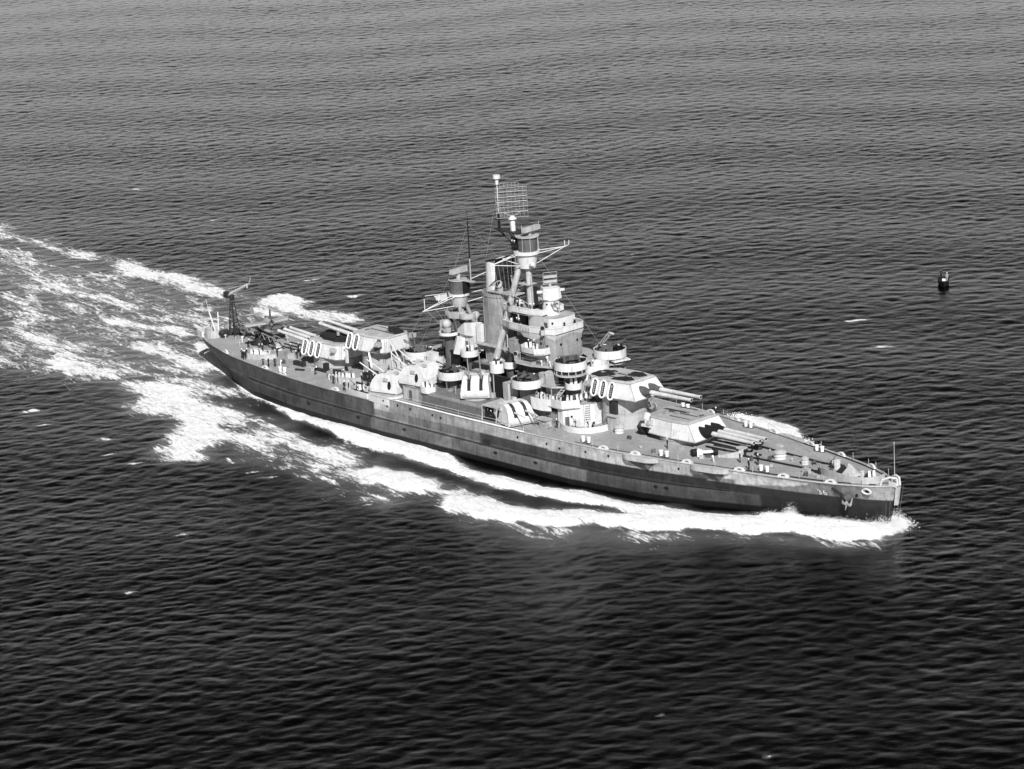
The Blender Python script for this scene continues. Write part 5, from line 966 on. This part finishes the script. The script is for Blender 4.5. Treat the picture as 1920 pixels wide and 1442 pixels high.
drum(-65.2, -.9, 5.95, .9, 1.1, 1.05, name='covered_reel'); boxes('reel_band', [(-65.2, -.9, 6.55, 1.95, 1.95, .14)], BLACK)
drum(-60.5, 2.8, 5.95, 1.1, .8, 1.2, mat=LGREY, name='ventilator', capm=LGREY)
m = MB(); m.tube((-45, -2, 12.2), (-45, -2, 12.9), .3); m.build('barbette_vent', GREY, ship)
boxes('after_deck_canvas', [(-39.6, -4.7, 9.6, .5, .4, 2.8)], WHITE)
boxes('stern_deck_box', [(-60.2, -2.6, 6.4, 1.2, .8, .8), (-53.4, -8.0, 6.2, .9, .7, .5)], GREY)
boxes('ready_locker', [(-28, -10.9, 6.5, .9, .9, 1.1), (-26.4, -10.9, 6.5, .9, .9, 1.1)], LGREY)

# ================================================================ FLOATPLANE ON THE CATAPULT
fp = empty('floatplane', (-70.2, -.2, 8.75), -.24); fp.scale = (.92, .87, .95); tag(fp, 'pale grey floatplane sitting on the stern catapult with its nose forward', 'floatplane')
m = MB(); st = [(5.1, .12, .12, 2.55), (4.9, .62, .62, 2.55), (3.9, .72, .74, 2.55), (2.0, .62, .82, 2.6), (0, .55, .85, 2.7), (-2.4, .38, .55, 2.75), (-4.6, .2, .3, 2.85), (-5.4, .06, .12, 2.95)]; V = []
for x, ry, rz_, zc in st:
    for j in range(14): a = 2*math.pi*j/14; V.append((x, ry*math.cos(a), zc+rz_*math.sin(a)))
m.add(V, [(i*14+j, (i+1)*14+j, (i+1)*14+(j+1) % 14, i*14+(j+1) % 14) for i in range(len(st)-1) for j in range(14)]+[tuple(range(14))]); m.build('fuselage', AIRM, fp)
MB().tube((4.2, 0, 2.55), (5.0, 0, 2.55), .74, .64, seg=18).build('engine_cowling', AIRD, fp)
p_ = MB(); p_.tube((5.0, 0, 2.55), (5.4, 0, 2.55), .2, .08)
for a in (.4, .4+2.09, .4+4.19): p_.prism([(5.18, -.12), (5.22, -.12), (5.22, .12), (5.18, .12)], 0, 1.35, mi=0); vs_ = p_.v[-8:]; p_.v[-8:] = [(x, y*math.cos(a)-z*math.sin(a), 2.55+y*math.sin(a)+z*math.cos(a)) for x, y, z in vs_]
p_.build('propeller', BLACK, fp)
for s in (-1, 1):
    w_ = MB(); w_.prism([(2.9, s*.5), (2.5, s*5.0), (2.1, s*5.45), (1.3, s*5.4), (.8, s*5.0), (.7, s*.5)], 2.25, 2.45, [(2.8, s*.5, 2.5), (2.4, s*5.0, 2.75), (2.0, s*5.4, 2.78), (1.4, s*5.35, 2.78), (.9, s*5.0, 2.75), (.9, s*.5, 2.5)]); w_.build('wing', AIRM, fp, smooth=0)
    w_ = MB(); w_.prism([(-4.3, s*.1), (-4.6, s*1.9), (-5.2, s*1.9), (-5.4, s*.1)], 2.9, 3.02); w_.build('tailplane', AIRM, fp, smooth=0)
    w_ = MB(); w_.tube((2.9, s*4.1, 1.0), (.6, s*4.1, 1.0), .24, .08, seg=8).tube((2.0, s*4.1, 1.1), (2.0, s*4.0, 2.4), .05).tube((1.2, s*4.1, 1.1), (1.2, s*4.0, 2.4), .05); w_.build('wing_float', AIRM, fp)
MB().prism([(-4.3, -.06), (-5.7, -.06), (-5.7, .06), (-4.3, .06)], 3.0, 4.7, [(-4.9, -.04), (-5.6, -.04), (-5.6, .04), (-4.9, .04)]).build('tail_fin', AIRM, fp, smooth=0)
m = MB(); st = [(4.9, .06, .08, .95), (4.2, .38, .3, .75), (2.5, .5, .42, .62), (0, .48, .42, .6), (-2.4, .3, .26, .72), (-3.9, .06, .08, .95)]; V = []
for x, ry, rz_, zc in st:
    for j in range(10): a = 2*math.pi*j/10; V.append((x, ry*math.cos(a), zc+rz_*math.sin(a)))
m.add(V, [(i*10+j, (i+1)*10+j, (i+1)*10+(j+1) % 10, i*10+(j+1) % 10) for i in range(5) for j in range(10)]); m.build('main_float', AIRM, fp)
m = MB()
for x in (-.8, 2.4):
    for s in (-1, 1): m.tube((x, s*.3, .9), (x+.2, s*.45, 2.2), .06)
m.tube((-.8, 0, .9), (2.4, 0, 2.2), .04); m.build('float_strut', AIRD, fp)
MB().ball((1.5, 0, 3.35), .48, .75).ball((-.3, 0, 3.4), .5, .7).box((.6, 0, 3.42), (2.2, .7, .36)).build('canopy', GLASS, fp)
MB().prism([(-1.2, -.5), (1.6, -.9), (2.3, .2), (.2, .9)], 3.35, 3.5, [(-.6, -.1, 4.0), (.6, -.2, 4.0), (.8, .1, 4.0), (.1, .2, 4.0)]).build('canvas_cockpit_cover', LGREY, fp, smooth=0)
# second aircraft standing behind it with wings folded back, on the port side of the quarterdeck
fq = dup(fp); fq.location = (-76.2, 4.6, 5.9); fq.rotation_euler = (0, 0, -.95)
tag(fq, 'dark second floatplane parked on the quarterdeck behind the catapult', 'floatplane')
for k in kids(fq):
    if k.name.startswith(('wing', 'fuselage', 'tailplane', 'main_float', 'tail_fin')):
        k.data = k.data.copy(); k.data.materials.clear(); k.data.materials.append(AIRD)
    if k.name.startswith('canvas'): bpy.data.objects.remove(k)

# ================================================================ CREW
def skin_figure(J, E, Rr):
    me = bpy.data.meshes.new('body'); me.from_pydata(J, E, []); o = bpy.data.objects.new('tmp', me); C.objects.link(o)
    md = o.modifiers.new('s', 'SKIN'); md.use_smooth_shade = True
    for i, r in enumerate(Rr):
        sv_ = me.skin_vertices[0].data[i]; sv_.radius = r if isinstance(r, tuple) else (r, r); sv_.use_root = (i == 0)
    o.modifiers.new('b', 'SUBSURF').levels = 1
    dg = bpy.context.evaluated_depsgraph_get(); dg.update(); out = bpy.data.meshes.new_from_object(o.evaluated_get(dg)); bpy.data.objects.remove(o); return out
def person_mesh(pose):
    lean = {'stand': 0, 'hips': 0, 'cross': 0, 'walk': .03, 'bend': .75, 'work': .35}[pose]
    def L(x, z):     # lean the upper body forward about the pelvis (+X is ahead)
        if z <= .95: return x, z
        h = z-.95; return x*math.cos(lean)+h*math.sin(lean), .95+h*math.cos(lean)-x*math.sin(lean)
    J = []; E = []; Rr = []
    def j(x, y, z, r, p=None, up=True):
        X_, Z_ = L(x, z) if up else (x, z); J.append((X_, y, Z_)); Rr.append(r)
        if p is not None: E.append((p, len(J)-1))
        return len(J)-1
    pel = j(0, 0, .95, (.15, .11)); sp = j(0, 0, 1.18, (.145, .10), pel); ch = j(.0, 0, 1.38, (.17, .115), sp); nk = j(.0, 0, 1.52, .055, ch); hd = j(.02, 0, 1.62, (.078, .085), nk); tp = j(.02, 0, 1.74, (.07, .08), hd)
    st = {'walk': .22, 'work': .12}.get(pose, 0)
    for s in (-1, 1):
        hp = j(0, s*.09, .86, .09, pel, False); kn = j(s*st*.6+.03, s*.11, .49, .068, hp, False); an = j(s*st, s*.12, .10, .055, kn, False); j(s*st+.15, s*.14, .045, .045, an, False)
        sh = j(0, s*.20, 1.42, .06, ch)
        if pose == 'cross': el = j(.04, s*.27, 1.17, .05, sh); wr = j(.22, -s*.02, 1.20, .04, el); j(.2, -s*.12, 1.24, .04, wr)
        elif pose == 'hips': el = j(-.04, s*.42, 1.20, .05, sh); wr = j(.06, s*.22, 1.0, .038, el); j(.09, s*.18, .97, .04, wr)
        elif pose in ('bend', 'work'): el = j(.12, s*.25, 1.15, .05, sh); wr = j(.38, s*.18, 1.05, .038, el); j(.47, s*.17, 1.03, .04, wr)
        else: el = j(-.03, s*.27, 1.14, .05, sh); wr = j(.05 + (s*.1 if pose == 'walk' else 0), s*.28, .89, .037, el); j(.07, s*.28, .80, .04, wr)
    me = skin_figure(J, E, Rr); me.name = 'person'; me.materials.append(CLOTH); me.materials.append(SKIN); hx_, hz_ = J[hd][0], J[hd][2]
    hands = [Vector(J[k]) for k in range(len(J)) if not any(a == k for a, b in E) and J[k][2] > .3 and k != tp]
    for p in me.polygons:
        c = p.center
        if (Vector((hx_, 0, hz_))-c).length < .145 or any((h-c).length < .07 for h in hands): p.material_index = 1
    return me, J[tp], lean
PM = {k: person_mesh(k) for k in ('stand', 'hips', 'cross', 'walk', 'bend', 'work')}
cap_me = None
def person(x, y, z, rz, pose, label, group=None, shirt=False, capped=True, h=1.0):
    global cap_me
    me_, tp, lean = PM[pose]; o = bpy.data.objects.new('person', me_); C.objects.link(o); o.location = (x, y, z); o.rotation_euler = (0, 0, rz); o.scale = (h, h, h)
    if shirt:
        key = pose+'_s'
        if key not in PM: mm = me_.copy(); mm.materials[0] = DUNG; PM[key] = (mm,)
        o.data = PM[key][0]
    if cap_me is None: c = MB().cyl((0, 0), .11, -.03, .05, r2=.125, seg=12).cyl((0, 0), .135, .03, .07, r2=.14, seg=12).ball((0, 0, .07), .12, .4).build('cap', CAPM); cap_me = c
    else: c = cap_me.copy(); C.objects.link(c)
    if not capped: c.data = c.data.copy(); c.data.materials[0] = CLOTH
    c.parent = o; c.location = (tp[0], 0, tp[2]+.01); c.rotation_euler = (0, lean, 0)
    return tag(o, label, 'person', group)
QD, FD = 5.99, 7.14
crew = [
 (-57.7, -10.7, QD, -.8, 'hips', 'leftmost of three sailors in dark uniform in line near the quarterdeck edge'),
 (-56.8, -10.1, QD, .4, 'stand', 'sailor in dark uniform, just left of the pair\'s right-hand man at the quarterdeck edge'),
 (-55.7, -9.4, QD, -.6, 'stand', 'sailor in dark uniform and white cap standing rightmost at the quarterdeck edge'),
 (-61.4, -4.2, QD, -1.2, 'walk', 'sailor walking between the white gun bulwark and the covered reel'),
 (-61.2, -.9, QD, -.9, 'hips', 'sailor standing just right of the covered reel on the quarterdeck'),
 (-60.4, .4, QD, -1.9, 'stand', 'sailor in a cluster right of the covered reel, hands down'),
 (-59.6, -.4, QD, -.6, 'cross', 'sailor with folded arms left of the aftermost turret'),
 (-58.3, .3, QD, .2, 'stand', 'sailor standing close beside the aft turret barrels'),
 (-57.1, -1.9, QD, -1.1, 'walk', 'sailor walking right next to the rafts of the aftermost turret'),
 (-56.5, -3.2, QD, -1.4, 'work', 'sailor stooping beside the deck box below the aftermost turret'),
 (-44.6, -8.6, QD, -.2, 'bend', 'sailor bending forward alone on deck below the aftermost turret'),
 (-66.1, -9.2, QD, -.6, 'cross', 'leftmost sailor of the dark huddle at the end of the white gun bulwark'),
 (-65.3, -9.5, QD, -1.3, 'stand', 'sailor in the middle of the huddle at the end of the white gun bulwark'),
 (-64.7, -9.6, QD, -2.0, 'hips', 'rightmost sailor of the huddle at the end of the white gun bulwark'),
 (-65.9, -8.4, QD, .4, 'work', 'sailor at the back of the huddle by the white gun bulwark'),
 (-66.4, -4.6, QD, -.6, 'stand', 'left-hand one of two sailors standing behind the white gun bulwark'),
 (-65.7, -4.4, QD, -1.0, 'stand', 'right-hand one of two sailors standing behind the white gun bulwark'),
 (-71.3, -3.6, QD, .6, 'work', 'sailor working under the catapult at its middle'),
 (-36.5, -10.9, QD, -1.0, 'stand', 'sailor standing outside the short gun bulwark between two gun groups'),
 (-37.9, -7.6, QD, .8, 'work', 'sailor leaning over the white shields beside the aft barbette'),
 (-31.4, -12.6, QD, -.5, 'work', 'sailor crouched at the left end of the deck-edge gun bulwark'),
 (-30.6, -12.2, QD, -2.4, 'stand', 'sailor standing at the left end of the deck-edge gun bulwark'),
 (-24.4, -11.9, QD, -1.2, 'work', 'sailor among the shields at the right end of the deck-edge gun bulwark'),
 (-33.6, -5.9, QD, -.4, 'stand', 'left sailor of the dark group in front of the raised aft barbette'),
 (-32.9, -5.5, QD, -2.4, 'cross', 'right sailor of the dark group in front of the raised aft barbette'),
 (-32.2, -7.6, QD, -1.6, 'stand', 'sailor standing by the rail below the booms, left of two'),
 (-30.0, -7.9, QD, -1.1, 'hips', 'sailor standing by the rail below the booms, right of two'),
 (-30.4, -6.2, QD, -.8, 'stand', 'sailor standing just behind the pair below the booms'),
 (45.6, -7.0, FD, -2.2, 'cross', 'sailor standing alone beside the starboard wall of the foremost turret'),
 (39.8, 11.4, FD, .3, 'stand', 'sailor standing at the far deck edge beyond the foremost turret'),
 (60.6, -5.6, FD, .6, 'hips', 'leftmost of three sailors on the forecastle near the windlass'),
 (64.4, -7.7, FD, 1.2, 'stand', 'middle sailor of three on the forecastle, nearest the deck edge'),
 (64.0, -5.0, FD, 2.1, 'stand', 'rightmost of three sailors on the forecastle, by the anchor chain'),
 (22.0, -9.75, FD, -.8, 'hips', 'man in dark uniform standing left of the white deck gun bulwark'),
 (24.5, -7.6, FD, -1.0, 'stand', 'man in pale shirt standing inside the white deck gun bulwark'),
 (27.8, -6.8, FD, 1.6, 'bend', 'man stooping at the foot of the ladder inside the white deck gun bulwark'),
]
for i, (x, y, z, a, ps, lb) in enumerate(crew): person(x, y, z, a, ps, lb, 'sailors on deck', shirt=('pale shirt' in lb), h=1.04+.03*((i*7) % 3-1))
hi = [
 (6.2, -2.7, 24.42, -1.4, 'stand', 'left of two lookouts at the upper bridge rail'), (7.4, -2.8, 24.42, -1.0, 'work', 'right of two lookouts at the upper bridge rail'),
 (9.6, -2.9, 24.42, -.7, 'stand', 'lookout beside the director tower on the upper bridge'), (10.3, -2.6, 24.42, -1.6, 'stand', 'lookout pressed against the director tower'),
 (7.0, -3.8, 21.68, -1.5, 'stand', 'left sailor of the group on the navigation bridge wing'), (7.8, -4.0, 21.68, -1.2, 'hips', 'right sailor of the group on the navigation bridge wing'),
 (15.6, -.6, 21.68, 0, 'stand', 'watchman on the front of the navigation bridge, left of two'), (15.7, 1.9, 21.68, .2, 'stand', 'watchman on the front of the navigation bridge, right of two'),
 (11.2, -5.2, 18.62, -1.3, 'stand', 'left gunner on the white wing platform below the bridge'), (12.2, -4.9, 18.62, -1.0, 'stand', 'right gunner on the white wing platform below the bridge'),
 (2.4, -4.9, 13.95, -1.6, 'stand', 'left sailor beside the small tub between funnel and bridge'), (3.0, -5.6, 13.95, -1.1, 'stand', 'right sailor beside the small tub between funnel and bridge'), (3.9, -5.4, 13.95, -.4, 'work', 'sailor inside the small tub between funnel and bridge'),
 (4.6, -1.7, 34.98, -1.6, 'stand', 'left of two lookouts in the dark bay of the mast top'), (5.3, -1.8, 34.98, -1.2, 'stand', 'right of two lookouts in the dark bay of the mast top'),
 (7.8, -12.7, 7.14, -1.5, 'stand', 'leftmost sailor in the dark bay behind the low forward gun mount'), (8.7, -12.6, 7.14, -1.2, 'work', 'middle sailor in the dark bay behind the low forward gun mount'), (9.7, -12.5, 7.14, -1.9, 'hips', 'rightmost sailor in the dark bay behind the low forward gun mount'),
 (13.2, -6.2, 13.1, -.8, 'work', 'gunner at the back of the tub below the bridge'), (-6.0, -6.4, 11.5, -.6, 'work', 'gunner at the back of the tub beside the second mast'), (-5.6, -4.6, 14.85, -1.4, 'stand', 'gunner in the small white tub on the second mast tower'),
 (-17.2, -3.3, 12.7, -.4, 'work', 'gunner at the back of the after gun tub'), (-15.0, -2.5, 12.65, -1.2, 'stand', 'pair of figures, nearer one, on top of the after deckhouse'), (-15.3, -1.4, 12.65, -.9, 'stand', 'farther one of the pair on top of the after deckhouse'),
 (-9.6, -11.6, 9.4, -1.2, 'work', 'gunner at the left of the low white tub amidships'), (-7.6, -11.5, 9.4, -1.7, 'work', 'gunner at the right of the low white tub amidships'),
 (24.3, -3.2, 10.95, -.7, 'stand', 'sailor in the gap on top of the white forward deckhouse'), (23.9, -2.2, 10.95, -.3, 'stand', 'sailor farther back on top of the white forward deckhouse'),
 (-23.6, -7.0, 7.1, -2.0, 'stand', 'sailor standing behind the low after gun mount'),
]
for i, (x, y, z, a, ps, lb) in enumerate(hi): person(x, y, z, a, ps, lb, 'crewmen in the superstructure', h=1.05)

# ================================================================ SMALL LAUNCH IN THE DISTANCE
lx, ly = -6.6, 134.2; la = math.radians(-52)
bt = empty('motor_launch', (lx, ly, -.25), la); bt.scale = (.85, .85, .85); tag(bt, 'small black launch afloat in open water far to the right', 'boat')
st = [(-4.0, 1.2, 1.0, .0), (-2, 1.45, 1.0, -.1), (0, 1.5, 1.1, -.1), (2, 1.3, 1.35, -.1), (3.6, .7, 1.6, 0), (4.5, .06, 1.8, .3)]; V = []
for x, b, zt, zb_ in st: V += [(x, -b, zt), (x, -b*.9, .5), (x, -b*.4, zb_-.4), (x, b*.4, zb_-.4), (x, b*.9, .5), (x, b, zt)]
F = [(i*6+j, (i+1)*6+j, (i+1)*6+j+1, i*6+j+1) for i in range(5) for j in range(5)]+[tuple(range(6))]+[(i*6+5, (i+1)*6+5, (i+1)*6, i*6) for i in range(5)]
MB().add(V, F).build('hull', BLACK, bt)
MB().prism([(-.8, -.9), (1.8, -.8), (2.1, 0), (1.8, .8), (-.8, .9)], 1.0, 1.7, [(-.6, -.75), (1.4, -.7), (1.6, 0), (1.4, .7), (-.6, .75)]).build('cabin', BLACK, bt)
MB().box((2.2, .2, 1.7), (.6, 1.0, .5)).build('foredeck_box', CAPM, bt)
MB().tube((-1.6, -.6, .9), (-1.6, -.6, 2.6), .08).tube((-1.6, -.6, 2.5), (-.9, -.5, 2.6), .2, .15).build('mast', BLACK, bt)
def at_boat(u, v): return lx+u*math.cos(la)-v*math.sin(la), ly+u*math.sin(la)+v*math.cos(la)
px_, py_ = at_boat(2.6, .75); person(px_, py_, 1.1, la, 'stand', 'figure in a white top standing in the bow of the distant launch', shirt=True)
px_, py_ = at_boat(-2.2, -.5); person(px_, py_, .75, la, 'stand', 'dark figure standing in the stern of the distant launch', capped=False)

# ================================================================ SPRAY AND BROKEN WATER AT THE BOW
SPM = bpy.data.materials.new('spray'); SPM.use_nodes = True; b_ = SPM.node_tree.nodes['Principled BSDF']; b_.inputs['Base Color'].default_value = g3(.88); b_.inputs['Roughness'].default_value = .9; b_.inputs['Specular IOR Level'].default_value = .1
def spray(name, srcs, seed, label):
    r = random.Random(seed); V = []; F = []
    for (cx, cy, cz, sx, sy, sz, n, s0, s1) in srcs:
        for _ in range(n):
            gx, gy = r.gauss(0, 1), r.gauss(0, 1); hz_ = abs(r.gauss(0, 1)); x, y, z = cx+gx*sx, cy+gy*sy, cz+hz_*sz*math.exp(-(gx*gx+gy*gy)*.18)
            s = r.uniform(s0, s1)*(1 if hz_ < 1 else .6); k = len(V)
            for t in range(6):
                ax_ = [(1, 0, 0), (-1, 0, 0), (0, 1, 0), (0, -1, 0), (0, 0, 1), (0, 0, -1)][t]; q_ = s*r.uniform(.5, 1.3); V.append((x+ax_[0]*q_*1.3, y+ax_[1]*q_*1.3, z+ax_[2]*q_*.8))
            F += [(k+a, k+b, k+c) for a, b, c in ((0, 2, 4), (2, 1, 4), (1, 3, 4), (3, 0, 4), (2, 0, 5), (1, 2, 5), (3, 1, 5), (0, 3, 5))]
    me_ = bpy.data.meshes.new(name); me_.from_pydata(V, [], F); me_.materials.append(SPM); me_.polygons.foreach_set('use_smooth', [True]*len(F))
    o = bpy.data.objects.new(name, me_); C.objects.link(o); tag(o, label, 'spray', kind='stuff'); return o
src = [(89.0, -.4, .1, .75, .8, 1.3, 3600, .03, .10), (87.6, -2.4, .1, 1.1, .7, .9, 2600, .03, .11), (88.0, 1.6, .1, 1.1, .8, .9, 1500, .03, .1)]
for i in range(12):
    x = 86.2-i*1.5; y = -(hy(hx(x, .5), .5)+.9+.14*i); src.append((x, y, .1, 1.0, .45+.05*i, .5 if i < 7 else .35, 700, .03, .11))
for i in range(9): src.append((84-i*2.2, -(hy(hx(84-i*2.2, .5), .5)+4.2+.32*i), .1, 1.2, .8, .35, 420, .03, .1))
spray('bow_spray', src, 4, 'white spray thrown up where the stem cuts the water')
spray('side_spray', [(71.0+.42*k, -7.3+.17*k+random.uniform(-.2, .2), .15, .42, .35, random.uniform(.5, 1.25) if 0 < k < 6 else .4, 800, .025, .085) for k in range(8)]+[(69.6, -7.9, .1, 1.3, .5, .5, 1400, .03, .09)], 5, 'burst of spray against the dark hull side near the bow')
src = []
for i in range(26): x = 26+i*.9; src.append((x, 30.2-(x-26)*.28+random.uniform(-.6, .6), .2, .8, 1.3, .5, 200, .05, .15))
spray('far_bow_wave_spray', src, 6, 'white breaking crest of the far bow wave beyond the forecastle')
